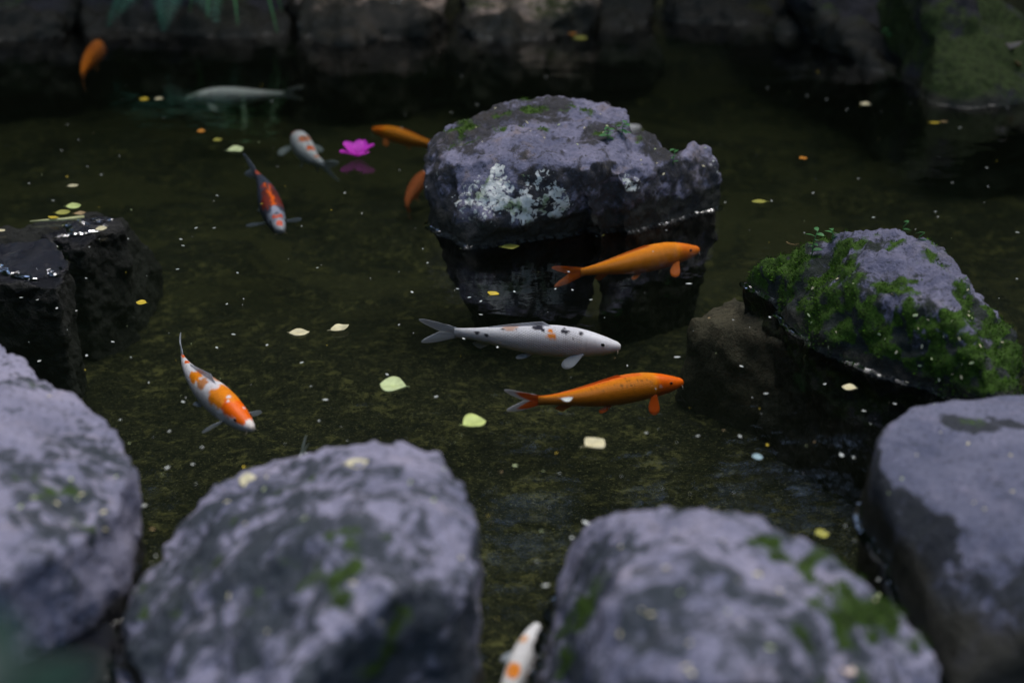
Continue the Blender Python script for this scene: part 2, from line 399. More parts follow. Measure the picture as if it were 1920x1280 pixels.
EDGE_V, EDGE_F = [], []
def meniscus(o, cen, nrm, size):
    """water creeping up where the rock breaks the surface"""
    bm = bmesh.new(); bm.from_mesh(o.data)
    r = bmesh.ops.bisect_plane(bm, geom=bm.verts[:] + bm.edges[:] + bm.faces[:], plane_co=(0, 0, 0.0005), plane_no=(0, 0, 1), clear_inner=True, clear_outer=False)
    cut = [g for g in r['geom_cut'] if isinstance(g, bmesh.types.BMEdge)]
    kd = rock_trees[o.name][0]
    prof = ((-0.003, 0.0080), (0.0006, 0.0058), (0.0032, 0.0024), (0.0068, 0.0010), (0.0120, 0.0004), (0.0165, -0.0006))
    ids = {}
    for e in cut:
        for v in e.verts:
            if v.index in ids and v in ids: continue
            wc = Vector(v.co) + Vector(cen)
            acc = Vector()
            for _, i, dist in kd.find_n(wc, 10): acc += Vector(nrm[i])
            h = Vector((acc.x, acc.y, 0))
            h = h.normalized() if h.length > 1e-4 else Vector((0, -1, 0))
            k = len(EDGE_V); hs = size * (0.75 + 0.5 * noise.noise(wc * 14))
            EDGE_V.extend([wc + h * a * (0.8 + 0.4 * hs) + Vector((0, 0, b * hs - 0.0005)) for a, b in prof]); ids[v] = k
        a, b = ids[e.verts[0]], ids[e.verts[1]]
        for j in range(len(prof) - 1): EDGE_F.append((a + j, b + j, b + j + 1, a + j + 1))
    bm.free()

def up(nrm, lo=0.3, hi=0.8): return sstep(lo, hi, nrm.z)

# the big flat-topped boulder in the middle
lic = [(P(900, 385, .10), .060), (P(935, 365, .13), .055), (P(975, 385, .1), .06), (P(1000, 352, .14), .05), (P(1030, 375, .11), .05),
       (P(925, 330, .18), .035), (P(1045, 345, .14), .035), (P(868, 390, .1), .03), (P(1090, 345, .14), .03), (P(1190, 345, .14), .03), (P(1240, 368, .1), .018),
       (P(1335, 345, .1), .018), (P(815, 345, .11), .02), (P(838, 350, .11), .016), (P(1000, 402, .06), .035)]
sC = [(P(870, 262, .21), .10), (P(930, 225, .24), .09), (P(1010, 205, .26), .09), (P(1120, 265, .22), .06), (P(1230, 265, .21), .06)]
mos = [(P(860, 268, .21), .07), (P(905, 232, .23), .07), (P(985, 205, .26), .09), (P(1085, 205, .27), .06), (P(870, 250, .22), .05), (P(1000, 245, .24), .05),
       (P(1150, 250, .23), .05), (P(1125, 262, .22), .05), (P(1225, 262, .22), .05), (P(1345, 365, .05), .025), (P(1000, 430, .02), .04), (P(920, 262, .22), .045)]
build_rock('boulder', 'large flat topped grey boulder with white lichen crust standing in the pond', [
    [(800, 268, .19), (796, 292, .17), (845, 300, .20), (1000, 309, .21), (1120, 300, .22), (905, 206, .25), (960, 184, .27), (1050, 181, .275), (1140, 182, .275),
     (1174, 205, .265), (1182, 232, .25), (842, 236, .22), (793, 335, .12), (815, 425, 0), (872, 466, 0), (1030, 440, 0), (1150, 431, 0), (1190, 300, .188)],
    [(1110, 305, .21), (1160, 248, .235), (1195, 250, .226), (1222, 252, .210), (1246, 272, .190), (1262, 300, .165), (1258, 335, .118), (1250, 412, 0), (1130, 432, 0), (1090, 320, .2)],
    [(1268, 290, .168), (1290, 268, .188), (1310, 262, .192), (1335, 278, .168), (1352, 315, .108), (1353, 365, .035), (1342, 390, 0), (1180, 426, 0), (1170, 345, .15)],
    [(1190, 300, .188), (1262, 302, .165), (1302, 290, .168), (1338, 335, .085), (1325, 392, .008), (1180, 425, 0), (1150, 325, .18)],
], 'rock_mid', voxel=0.0085, smooth=7, amp=(0.020, 0.014, 0.006), freq=(5, 20, 55), seed=3, ridge=0.55, base=0.36,
    moss=lambda p, n, q: blob(p, mos) * (0.30 + 0.9 * noise.fractal(q * 18, 1, 2, 3)),
    stain_shade=lambda p, n, q: 0.08 + 0.62 * blob(p, sC) + 0.62 * sstep(.55, .15, n.z),
    lichen=lambda p, n, q: blob(p, lic) * (0.80 + 0.45 * noise.noise(q * 17)) + 0.62 * max(0, noise.noise(q * 11)) * (1 - up(n, .2, .6)) * sstep(.05, .12, p.z), wet=(0.035, 0.12), blades=3000, blade_len=0.005)

# the mossy pyramid on the right
mrock = [(P(1470, 500, .07), .13), (P(1540, 540, .10), .12), (P(1440, 520, .03), .07), (P(1620, 520, .2), .06), (P(1720, 500, .22), .05), (P(1600, 610, .05), .10), (P(1750, 620, .12), .07),
         (P(1850, 690, .05), .10), (P(1780, 700, .05), .12), (P(1840, 560, .17), .06), (P(1640, 440, .23), .05), (P(1690, 640, .05), .12), (P(1890, 640, .08), .07), (P(1770, 460, .24), .04)]
bare = [(P(1650, 470, .21), .07), (P(1720, 530, .19), .07), (P(1790, 590, .15), .07), (P(1840, 620, .12), .05), (P(1700, 440, .22), .05), (P(1790, 500, .19), .04)]
build_rock('boulder', 'moss covered pyramid shaped boulder with pale bare ridge rising from the water', [
    [(1393, 528, 0), (1430, 566, 0), (1500, 613, 0), (1545, 655, 0), (1640, 673, 0), (1700, 706, 0), (1780, 752, 0), (1880, 790, 0), (1918, 735, 0.01), (1916, 650, .07),
     (1410, 506, .035), (1500, 466, .11), (1560, 440, .17), (1620, 430, .21), (1690, 425, .225), (1742, 456, .22), (1795, 493, .19), (1832, 546, .165), (1885, 588, .12), (1906, 622, .09),
     (1760, 570, .17), (1820, 640, .12), (1660, 540, .17)],
], 'rock_moss', voxel=0.0085, smooth=6, amp=(0.028, 0.020, 0.007), freq=(5.5, 16, 50), seed=8, ridge=0.6, base=1.0,
    moss=lambda p, n, q: blob(p, mrock) * (0.48 + 1.3 * noise.fractal(q * 24, .7, 2, 3)) + 0.18 + 0.7 * noise.fractal(q * 17, .8, 2, 3) - 0.10 * blob(p, bare),
    stain_shade=lambda p, n, q: 0.15 + 0.55 * blob(p, mrock) - 0.30 * blob(p, bare) + 0.4 * sstep(.12, .03, p.z), wet=(0.0, 0.06), blades=17000, blade_len=0.0055,
    edge=0.7, tint=((0.008, 0.022, 0.003), (0.085, 0.20, 0.012)))

# rocks of the near edge
mF = [(P(620, 1080, .2), .12), (P(480, 1000, .17), .08), (P(540, 900, .18), .06), (P(880, 1080, .15), .05), (P(690, 1240, .15), .1), (P(330, 1150, .06), .08)]
sF = [(P(620, 1080, .2), .16), (P(480, 1000, .17), .14), (P(540, 900, .18), .09), (P(330, 1120, .06), .16), (P(300, 1220, .04), .15), (P(690, 1250, .15), .1), (P(860, 1200, .1), .09)]
build_rock('boulder', 'big pale purple grey boulder with two fallen cream leaves on its top', [
    [(485, 868, .12), (560, 866, .15), (640, 852, .18), (690, 840, .19), (740, 830, .195), (790, 838, .195), (830, 850, .18), (856, 900, .19), (886, 960, .2), (906, 1055, .18),
     (886, 1120, .16), (860, 1190, .12), (800, 1290, .05), (400, 908, .10), (330, 990, .08), (270, 1085, .07), (214, 1165, .05), (216, 1205, .02), (260, 1310, .04), (500, 1340, .12),
     (610, 1000, .25), (760, 960, .25), (720, 1110, .24)],
], 'rock_front', voxel=0.0092, smooth=6, amp=(0.016, 0.012, 0.005), freq=(5, 22, 60), seed=5, ridge=0.6, base=0.97,
    moss=lambda p, n, q: blob(p, mF) * (0.16 + 0.9 * noise.fractal(q * 20, .8, 2, 3)), stain_shade=lambda p, n, q: 0.20 + 0.30 * blob(p, sF) + 0.25 * sstep(.55, .1, n.z), wet=(0.0, 0.05))
mL = [(P(40, 730, .15), .06), (P(150, 860, .18), .07), (P(60, 900, .2), .06), (P(120, 960, .2), .08)]
build_rock('boulder', 'pale grey boulder with small dark moss spots overhanging a shaded hollow', [
    [(0, 642, .15), (60, 690, .155), (120, 722, .16), (200, 776, .165), (246, 832, .17), (256, 876, .16), (228, 950, .17), (160, 1010, .19), (0, 1078, .22), (-250, 660, .16), (-300, 1080, .24), (80, 860, .23), (-100, 850, .25)],
], 'rock_front', voxel=0.0092, smooth=7, amp=(0.018, 0.011, 0.005), freq=(5, 20, 55), seed=11, ridge=0.5, base=0.80,
    moss=lambda p, n, q: blob(p, mL) * (0.15 + 0.7 * noise.fractal(q * 14, 1, 2, 3)), stain_shade=lambda p, n, q: 0.12 + 0.42 * blob(p, mL), wet=(0.0, 0.09))
build_rock('rock', 'low dark wet rock below the overhanging pale boulder', [
    [(-40, 1110, .02), (110, 1075, .03), (185, 1140, .02), (215, 1200, .0), (170, 1300, .03), (-60, 1320, .08), (40, 1180, .07)],
], 'rock_wet', voxel=0.0092, smooth=5, amp=(0.025, 0.018, 0.006), seed=14, base=1.0, wet=(-0.03, -0.005),
    moss=lambda p, n, q: 0.5 * noise.noise(q * 8), blades=1500)
mR = [(P(1590, 1120, .19), .09), (P(1640, 1110, .16), .07), (P(1580, 1200, .21), .08), (P(1660, 1180, .13), .06), (P(1440, 1025, .22), .04), (P(1080, 1180, .1), .08)]
sR = [(P(1240, 1150, .24), .05), (P(1430, 1160, .24), .06), (P(1340, 1050, .25), .04), (P(1070, 1180, .1), .14), (P(1500, 1200, .22), .12), (P(1620, 1230, .15), .1)]
build_rock('boulder', 'speckled grey boulder with bright green moss on its sloping shoulder', [
    [(1005, 1300, 0), (1035, 1110, .03), (1085, 1015, .07), (1142, 962, .17), (1190, 949, .19), (1310, 941, .21), (1400, 958, .21), (1480, 1001, .21), (1560, 1040, .2), (1632, 1092, .18),
     (1692, 1160, .14), (1742, 1232, .1), (1780, 1300, .05), (1300, 1090, .26), (1180, 1110, .24), (1500, 1160, .24), (1350, 1280, .25), (1150, 1290, .18)],
], 'rock_front', voxel=0.0092, smooth=6, amp=(0.016, 0.011, 0.005), freq=(5, 22, 60), seed=21, ridge=0.55, base=0.99,
    moss=lambda p, n, q: blob(p, mR) * (0.44 + 1.3 * noise.fractal(q * 20, .8, 2, 3)), stain_shade=lambda p, n, q: 0.17 + 0.3 * sstep(.55, .1, n.z) + 0.30 * blob(p, sR), wet=(0.0, 0.05), blades=4000, blade_len=0.005)
sE = [(P(1790, 790, .13), .030), (P(1815, 800, .13), .034), (P(1840, 800, .13), .03), (P(1860, 788, .13), .02), (P(1885, 792, .13), .018), (P(1910, 800, .13), .018), (P(1935, 806, .13), .02)]
mE = [(P(1800, 800, .13), .045), (P(1830, 795, .13), .03)]
build_rock('boulder', 'smooth flat topped bluish grey boulder with one dark hollow', [
    [(1640, 872, .13), (1655, 802, .125), (1720, 760, .12), (1850, 744, .12), (1960, 730, .12), (2120, 760, .12), (2120, 1080, .18), (1925, 1025, .16), (1800, 975, .15), (1720, 912, .14),
     (1622, 960, .0), (1690, 1140, .0), (1790, 1300, .0), (2120, 1320, .0)],
], 'rock_smooth', voxel=0.0092, smooth=9, amp=(0.010, 0.005, 0.003), freq=(4, 10, 36), seed=26, ridge=0.4, base=1.0, wet=(0.03, 0.13),
    moss=lambda p, n, q: blob(p, mE) * (0.30 + 0.3 * noise.noise(q * 12)),
    stain_shade=lambda p, n, q: -0.12 + 0.9 * blob(p, sE) + 0.85 * sstep(.90, .62, n.z))  # steep sides painted dark as shade; the tide band is widened for it too

# the dark slab just breaking the surface on the left
build_rock('rock', 'flat dark wet slab barely breaking the surface with blue sheen', [
    [(-80, 458, .020), (0, 448, .022), (100, 452, .016), (128, 490, .004), (108, 540, -.006), (0, 524, -.006), (-80, 520, -.006)],
    [(70, 436, .002), (170, 402, .005), (226, 409, .004), (236, 426, -.006), (190, 440, -.004), (150, 456, -.003)],
    [(-120, 445, -.05), (60, 430, -.04), (170, 402, -.04), (235, 412, -.06), (290, 470, -.20), (250, 560, -.24), (160, 620, -.26), (0, 650, -.26), (-120, 650, -.26)],  # added dark foot; stands in for the shadowed water below the slab
], 'rock_wet', voxel=0.0085, smooth=4, amp=(0.012, 0.012, 0.006), freq=(8, 24, 55), seed=31, base=1.10, base_z=-0.42, wet=(-0.022, -0.002), edge=0.7)
# stones below the surface
build_rock('sunken_rock', 'brown slab under water at the foot of the mossy boulder', [
    [(1290, 600, -.12), (1380, 550, -.06), (1450, 580, -.05), (1560, 660, -.05), (1660, 700, -.06), (1560, 755, -.19), (1400, 725, -.22), (1300, 665, -.20)],
], 'rock_sunk', voxel=0.013, smooth=6, amp=(0.02, 0.014, 0.004), seed=35, base=1.12, wet=(-0.9, -0.8), edge=False)
build_rock('sunken_rock', 'long dark slab under water beyond the flat topped boulder', [
    [(1410, 300, -.10), (1560, 292, -.08), (1740, 318, -.10), (1750, 350, -.16), (1600, 362, -.16), (1450, 340, -.15)],
], 'rock_sunk', voxel=0.016, smooth=6, amp=(0.02, 0.014, 0.004), seed=37, base=1.05, wet=(-0.9, -0.8), edge=False)
build_rock('sunken_rock', 'dark stone under water beside the wet slab', [
    [(-60, 590, -.10), (120, 560, -.07), (220, 500, -.08), (260, 540, -.16), (160, 600, -.18), (0, 640, -.18)],
], 'rock_sunk', voxel=0.015, smooth=6, amp=(0.02, 0.012, 0.004), seed=39, base=1.1, wet=(-0.9, -0.8), edge=False)

# rocks of the far bank
def bank(pts, y0, lean=0.12):
    out = []
    for px, py, z in pts:
        if z <= 0: out.append(P(px, py, 0)); continue
        b = (640 - py) / FPX; a = (px - 960) / FPX; Y = y0 + lean * z / 0.3
        t = Y / (_cp + b * _sp); out.append(Vector((a * t, Y, CAM_H + t * (-_sp + b * _cp))))
    return out
BK = dict(voxel=0.018, smooth=3, amp=(0.075, 0.05, 0.014), freq=(3.2, 11, 30), base=1.0, back=0.45, wet=(0.05, 0.15), edge=0.3)
gm = lambda p, n, q: 0.25 + 0.7 * noise.noise(q * 4)
dl = lambda p, n, q: 0.62 * max(0, noise.noise(q * 5) * 1.6)
tan_stain = lambda p, n, q: 0.42 + 0.5 * noise.noise(q * 5)
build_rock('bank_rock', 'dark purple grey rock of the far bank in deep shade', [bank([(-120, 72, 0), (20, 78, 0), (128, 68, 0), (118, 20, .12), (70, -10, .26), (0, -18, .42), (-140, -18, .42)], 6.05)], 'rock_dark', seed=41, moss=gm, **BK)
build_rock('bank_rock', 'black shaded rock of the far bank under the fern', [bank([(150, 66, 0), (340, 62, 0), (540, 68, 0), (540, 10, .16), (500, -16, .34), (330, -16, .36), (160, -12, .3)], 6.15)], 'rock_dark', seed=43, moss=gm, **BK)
build_rock('bank_rock', 'sunlit tan rock of the far bank with pale weathered face', [bank([(560, 74, 0), (650, 82, 0), (760, 70, 0), (845, 56, 0), (548, 20, .15), (590, -16, .36), (800, -18, .4), (846, -10, .26)], 6.12)], 'rock_tan', seed=45, lichen=dl, stain_shade=tan_stain, **BK)
build_rock('bank_rock', 'brown rock of the far bank spotted with white lichen', [bank([(856, 66, 0), (905, 80, 0), (1010, 74, 0), (1104, 58, 0), (862, -10, .27), (900, -20, .42), (1070, -20, .42), (1112, -10, .25)], 6.10)], 'rock_tan', seed=47, moss=gm, lichen=dl, stain_shade=tan_stain, **BK)
build_rock('bank_rock', 'small olive rock of the far bank wedged beside the lichen spotted one', [bank([(1122, 54, 0), (1180, 56, 0), (1236, 44, 0), (1122, -10, .24), (1230, -10, .24), (1180, -14, .3)], 6.35)], 'rock_dark', seed=49, moss=lambda p, n, q: 0.5 + 0.6 * noise.noise(q * 4), **BK)
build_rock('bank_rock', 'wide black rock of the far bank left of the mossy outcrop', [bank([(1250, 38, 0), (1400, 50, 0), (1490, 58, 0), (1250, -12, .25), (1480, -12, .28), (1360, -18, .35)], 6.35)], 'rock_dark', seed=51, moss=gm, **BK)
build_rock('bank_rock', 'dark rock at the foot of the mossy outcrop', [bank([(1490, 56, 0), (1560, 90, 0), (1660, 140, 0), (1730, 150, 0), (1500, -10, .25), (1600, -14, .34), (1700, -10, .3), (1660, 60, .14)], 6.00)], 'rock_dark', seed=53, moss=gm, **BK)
BK2 = dict(BK); BK2.update(voxel=0.015, back=0.3, wet=(0.0, 0.05), amp=(0.05, 0.016, 0.008))
build_rock('boulder', 'large mossy outcrop of the far bank with a dry curled leaf on it', [
    [(1690, 142, 0), (1760, 192, 0), (1830, 199, 0), (1960, 192, 0), (1698, 70, .13), (1712, 0, .26), (1740, -70, .42), (1800, -60, .38), (1836, 6, .235), (1880, 42, .17), (1930, 72, .12), (2020, 110, .06)]],
    'rock_dark', seed=57, moss=lambda p, n, q: 0.66 + 0.6 * noise.fractal(q * 6, 1, 2, 3), blades=9000, blade_len=0.0055, tint=((0.010, 0.018, 0.004), (0.032, 0.050, 0.008)), **BK2)

eo = link('waterline_edge', mesh('waterline_edge', EDGE_V, EDGE_F), M['water_edge'], water)

# ------------------------------------------------------------------ koi
PROF = [(0, .012, .014), (.012, .024, .026), (.04, .040, .042), (.08, .054, .058), (.14, .067, .076), (.20, .076, .090), (.28, .084, .103), (.38, .088, .110),
        (.48, .085, .107), (.58, .076, .096), (.68, .062, .079), (.78, .046, .060), (.87, .031, .045), (.94, .021, .037), (1.0, .012, .034)]
def prof(s):
    s = min(1, max(0, s))
    for (a, w0, h0), (b, w1, h1) in zip(PROF, PROF[1:]):
        if s <= b:
            t = (s - a) / (b - a); t = t if a > 0.02 else math.sqrt(t)
            return w0 + (w1 - w0) * t, h0 + (h1 - h0) * t
    return PROF[-1][1:]
def bez(pts, t):
    pts = [Vector(p) for p in pts]
    while len(pts) > 1: pts = [a.lerp(b, t) for a, b in zip(pts, pts[1:])]
    return pts[0]

class Koi:
    """unit fish: snout at x = 0, tail base at x = -1, fork tips near x = -1.24, left is +y"""
    def __init__(s, bend, curl, fat=1.0): s.bend, s.curl, s.fat = bend, curl, fat
    def warp(s, p):
        x, y, z = p; t = -x; y *= s.fat; z *= s.fat
        # heading along the spine: a lazy S, strongest at the tail
        n = 24; px = py = 0.0
        def ang(u): return s.bend * (u - 0.25) + s.curl * max(0, u - 0.55) ** 1.5 * 2.2
        if t <= 0: a = ang(0); return Vector((-t * math.cos(a) - y * math.sin(a), -t * math.sin(a) + y * math.cos(a), z))
        for k in range(n):
            a = ang(t * (k + .5) / n); px -= math.cos(a) * t / n; py -= math.sin(a) * t / n
        a = ang(t)
        return Vector((px - y * math.sin(a), py + y * math.cos(a), z))

def fin_mesh(name, koi, root, tip, colfn, nu=14, nv=8, th=0.0045, wave=0.0):
    V, F, UV, C = [], [], [], []
    for side in (1, -1):
        for j in range(nv + 1):
            for i in range(nu + 1):
                u, v = i / nu, j / nv
                a = bez(root, u); b = bez(tip, u); p = a.lerp(b, v)
                du = bez(root, min(1, u + .02)).lerp(bez(tip, min(1, u + .02)), v) - bez(root, max(0, u - .02)).lerp(bez(tip, max(0, u - .02)), v)
                nn = du.cross(b - a); nn = nn.normalized() if nn.length > 1e-9 else Vector((0, 1, 0))
                t_ = th * (1 - 0.85 * v) * (0.35 + 0.65 * math.sin(math.pi * min(1, max(0, u))))
                p = p + nn * (side * t_ + wave * math.sin(u * 5 + v * 3) * v)
                V.append(koi.warp(p)); UV.append((u, v)); C.append((*colfn(u, v), 1))
    m = (nu + 1) * (nv + 1)
    for j in range(nv):
        for i in range(nu):
            a = j * (nu + 1) + i; F.append((a, a + 1, a + nu + 2, a + nu + 1)); F.append((m + a + nu + 1, m + a + nu + 2, m + a + 1, m + a))
    ring = [i for i in range(nu + 1)] + [j * (nu + 1) + nu for j in range(1, nv + 1)] + [nv * (nu + 1) + i for i in range(nu - 1, -1, -1)] + [j * (nu + 1) for j in range(nv - 1, 0, -1)]
    for a, b in zip(ring, ring[1:] + ring[:1]): F.append((b, a, m + a, m + b))
    return finish(name, V, F, UV, C)

def finish(name, V, F, UV, C):
    me = mesh(name, V, F)
    at = me.attributes.new('skin', 'FLOAT_COLOR', 'POINT'); at.data.foreach_set('color', np.array(C, np.float32).ravel())
    uvl = me.uv_layers.new(name='UVMap'); li = np.empty(len(me.loops), np.int32); me.loops.foreach_get('vertex_index', li)
    uvl.data.foreach_set('uv', np.array(UV, np.float32)[li].ravel())
    return me

def make_koi(label, nose, tail, pattern, fins, bend=0.0, curl=0.0, pec=(70, 15), pec_r=None, dorsal=0.035, seed=0, roll=0.0, fat=1.0, twist=0, barbels=True, tailcol=None, group=None):
    """nose, tail: (px, py, z) of the snout and of the end of the tail fin"""
    k = Koi(bend, curl, fat * 0.87)
    A, B = P(*nose), P(*tail)
    t0 = k.warp(Vector((-1.22, 0, 0)))
    L = (A - B).length / t0.length
    yaw = math.atan2((A - B).y, (A - B).x) - math.atan2(-t0.y, -t0.x)
    pitch = math.asin(max(-1, min(1, (A.z - B.z) / (A - B).length)))
    root = empty('koi', A); root.rotation_euler = (R(roll), -pitch, yaw); root.scale = (L, L, L)
    tag(root, label, 'fish', group)
    NS, NR = 150, 44
    V, F, UV, C = [], [], [], []
    for i in range(NS + 1):
        s = (i / NS) ** 1.12; w_, h_ = prof(s)
        zc = -0.018 * (1 - sstep(0, 0.3, s)) + 0.010 * sstep(0.5, 1, s)
        for j in range(NR):
            th = 2 * math.pi * j / NR - math.pi          # 0 = back, +pi/2 = left flank
            sy, cz = math.sin(th), math.cos(th)
            e = 0.86
            y = w_ * math.copysign(abs(sy) ** e, sy); z = h_ * math.copysign(abs(cz) ** (0.95 if cz > 0 else 0.8), cz)
            # gill cover edge and a slight brow
            g = 0.0025 * (sstep(.195, .205, s) - sstep(.205, .235, s)) * sstep(.25, .7, abs(sy))
            y -= math.copysign(g, sy)
            V.append(k.warp(Vector((-s, y, z + zc)))); UV.append((s, th / math.pi))
            C.append((*pattern(s, th, Vector((s * 9 + seed, math.sin(th) * 1.6, math.cos(th) * 1.6))), 1))
    for i in range(NS):
        for j in range(NR):
            a, b = i * NR + j, i * NR + (j + 1) % NR; F.append((a, b, b + NR, a + NR))
    F.append(tuple(range(NR))[::-1]); F.append(tuple(range(NS * NR, NS * NR + NR)))
    link('body', finish('body', V, F, UV, C), M['skin'], root)
    f = fins if callable(fins) else (lambda u, v: fins)
    tf = tailcol or f
    wt, ht = prof(1.0)
    # tail: two pointed lobes from one root
    up_l = fin_mesh('tail_fin', k, [(-.955, 0, .006), (-.975, 0, .030), (-.965, 0, .044)], [(-1.085, 0, .012), (-1.17, 0, .050), (-1.29, 0, .105), (-1.25, 0, .128), (-1.09, 0, .088), (-1.0, 0, .05)], tf, wave=0.006)
    lo_l = fin_mesh('tail_fin', k, [(-.965, 0, -.024), (-.975, 0, -.010), (-.955, 0, .014)], [(-1.0, 0, -.03), (-1.08, 0, -.066), (-1.23, 0, -.105), (-1.28, 0, -.092), (-1.15, 0, -.030), (-1.085, 0, .014)], tf, wave=-0.006)
    link('tail_fin', up_l, M['fin'], root); link('tail_fin', lo_l, M['fin'], root)
    _, hd = prof(.42)
    d = dorsal
    link('dorsal_fin', fin_mesh('dorsal_fin', k, [(-.40, 0, hd - .008), (-.52, 0, .096), (-.66, 0, .082), (-.76, 0, .058)], [(-.47, 0, hd + d * 1.5), (-.56, 0, .100 + d * 1.2), (-.70, 0, .080 + d * .8), (-.80, 0, .058 + d * .5)], f, 18, 5), M['fin'], root)
    link('anal_fin', fin_mesh('anal_fin', k, [(-.76, 0, -.048), (-.81, 0, -.044), (-.85, 0, -.036)], [(-.84, 0, -.098), (-.875, 0, -.090), (-.89, 0, -.060)], f, 8, 5), M['fin'], root)
    for sd_ in (1, -1):
        pa, pd = pec if sd_ < 0 or pec_r is None else pec_r
        o_ = Vector((-.225, sd_ * .066, -.050))
        out = Vector((-math.cos(R(pa)), sd_ * math.sin(R(pa)) * math.cos(R(pd)), -math.sin(R(pa)) * math.sin(R(pd))))
        fw = Vector((math.sin(R(pa)), sd_ * math.cos(R(pa)) * math.cos(R(pd)), -math.cos(R(pa)) * math.sin(R(pd)) * 0.5)).normalized()
        fw = (fw * math.cos(R(twist)) + Vector((0, -sd_ * .4, .9)) * math.sin(R(twist))).normalized()
        Lp = 0.160; W = 0.042
        tipc = [o_ + fw * W * .55 + out * Lp * .35, o_ + fw * W * 1.5 + out * Lp * .95, o_ + out * Lp * 1.18, o_ - fw * W * 1.7 + out * Lp * .9, o_ - fw * W * .8 + out * Lp * .3]
        link('pectoral_fin', fin_mesh('pectoral_fin', k, [o_ + fw * .018, o_ - fw * .018], tipc, f, 12, 6), M['fin'], root)
        o2 = Vector((-.52, sd_ * .036, -.088))
        link('pelvic_fin', fin_mesh('pelvic_fin', k, [o2 + Vector((.014, 0, 0)), o2 - Vector((.014, 0, 0))],
             [o2 + Vector((-.03, sd_ * .025, -.025)), o2 + Vector((-.085, sd_ * .055, -.040)), o2 + Vector((-.115, sd_ * .045, -.030)), o2 + Vector((-.085, sd_ * .012, -.012))], f, 8, 5), M['fin'], root)
        # eye
        we, he = prof(.105)
        bm = bmesh.new(); bmesh.ops.create_uvsphere(bm, u_segments=14, v_segments=9, radius=.0105)
        for v in bm.verts: v.co = Vector((v.co.x * 1.15, v.co.y * .6, v.co.z)); v.co = k.warp(v.co + Vector((-.105, sd_ * (we * .93), .016)))
        me = bpy.data.meshes.new('eye'); bm.to_mesh(me); bm.free(); me.polygons.foreach_set('use_smooth', [True] * len(me.polygons))
        link('eye', me, M['eye'], root)
        if barbels:
            V = []; F = []
            for i in range(6):
                t = i / 5; c = bez([(-.022, sd_ * .022, -.026), (-.01, sd_ * .036, -.036), (-.018, sd_ * .046, -.052)], t); r_ = .004 * (1 - t * .85)
                for j in range(6): V.append(k.warp(c + Vector((math.cos(j * 1.047) * r_, 0, math.sin(j * 1.047) * r_))))
            for i in range(5):
                for j in range(6): F.append((i * 6 + j, i * 6 + (j + 1) % 6, i * 6 + 6 + (j + 1) % 6, i * 6 + 6 + j))
            link('barbel', mesh('barbel', V, F), M['barbel'], root)
    return root

def mixc(a, b, t): return tuple(x + (y - x) * t for x, y in zip(a, b))
WHITE = (0.82, 0.82, 0.90); ORANGE = (0.95, 0.285, 0.004); DEEP = (0.92, 0.145, 0.002); BLACK = (0.022, 0.022, 0.04); GREY = (0.40, 0.42, 0.46)
def patches(base, belly, spots, soft=0.25, rough=0.45, freq=1.7):
    """spots: (s, theta in degrees, radius in s, colour); theta 0 = back, - = right flank"""
    def f(s, th, q):
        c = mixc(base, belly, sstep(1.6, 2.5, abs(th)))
        n = noise.fractal(q * freq, 0.8, 2.0, 4)
        for (s0, t0, r, cl) in spots:
            w_ = prof(s)[1] * 1.05
            d = math.hypot(s - s0, (th - R(t0)) * w_) / r + n * rough
            c = mixc(c, cl, 1 - sstep(1 - soft, 1 + soft, d))
        return c
    return f

# white koi with black and orange spots
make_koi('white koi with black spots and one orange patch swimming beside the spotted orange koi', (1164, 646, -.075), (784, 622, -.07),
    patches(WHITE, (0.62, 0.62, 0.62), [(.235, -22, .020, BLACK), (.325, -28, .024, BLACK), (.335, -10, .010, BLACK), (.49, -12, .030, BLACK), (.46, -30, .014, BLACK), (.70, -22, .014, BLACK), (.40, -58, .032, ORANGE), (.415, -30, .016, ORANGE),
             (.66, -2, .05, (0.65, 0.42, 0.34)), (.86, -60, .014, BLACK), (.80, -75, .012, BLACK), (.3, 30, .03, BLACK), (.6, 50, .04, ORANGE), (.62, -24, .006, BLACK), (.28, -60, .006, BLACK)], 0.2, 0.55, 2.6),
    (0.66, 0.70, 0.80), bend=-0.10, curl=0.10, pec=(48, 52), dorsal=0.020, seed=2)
# orange koi with dark freckles
def orange_spotted(s, th, q):
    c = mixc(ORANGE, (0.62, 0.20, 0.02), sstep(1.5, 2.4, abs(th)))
    c = mixc(c, DEEP, 1 - sstep(.17, .23, s)); c = mixc(c, DEEP, 1 - sstep(.0, .40, abs(th)) if s > .3 else 0)
    v = noise.voronoi(Vector((s * 62, th * 7.5, 1.7)))[0][0]
    band = (1 - sstep(.9, 1.25, abs(th))) * sstep(.24, .28, s) * (1 - sstep(.55, .75, s)) * sstep(.15, .35, abs(th))
    c = mixc(c, (0.10, 0.05, 0.01), band * (1 - sstep(.18, .36, v)) * (0.9 if noise.noise(Vector((s * 14, th * 3, 5))) > -0.1 else 0.15))
    for s0, t0, r in ((.46, -52, .010), (.185, -80, .014)):
        d = math.hypot(s - s0, (th - R(t0)) * .1) / r
        c = mixc(c, (0.12, 0.05, 0.01) if s0 > .3 else (0.85, 0.5, 0.4), (1 - sstep(.7, 1.2, d)) * .8)
    return c
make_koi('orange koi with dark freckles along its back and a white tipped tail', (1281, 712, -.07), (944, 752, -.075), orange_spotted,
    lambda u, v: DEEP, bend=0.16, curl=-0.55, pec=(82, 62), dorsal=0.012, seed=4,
    tailcol=lambda u, v: mixc(DEEP, (0.74, 0.74, 0.82), sstep(.62, .72, v)))
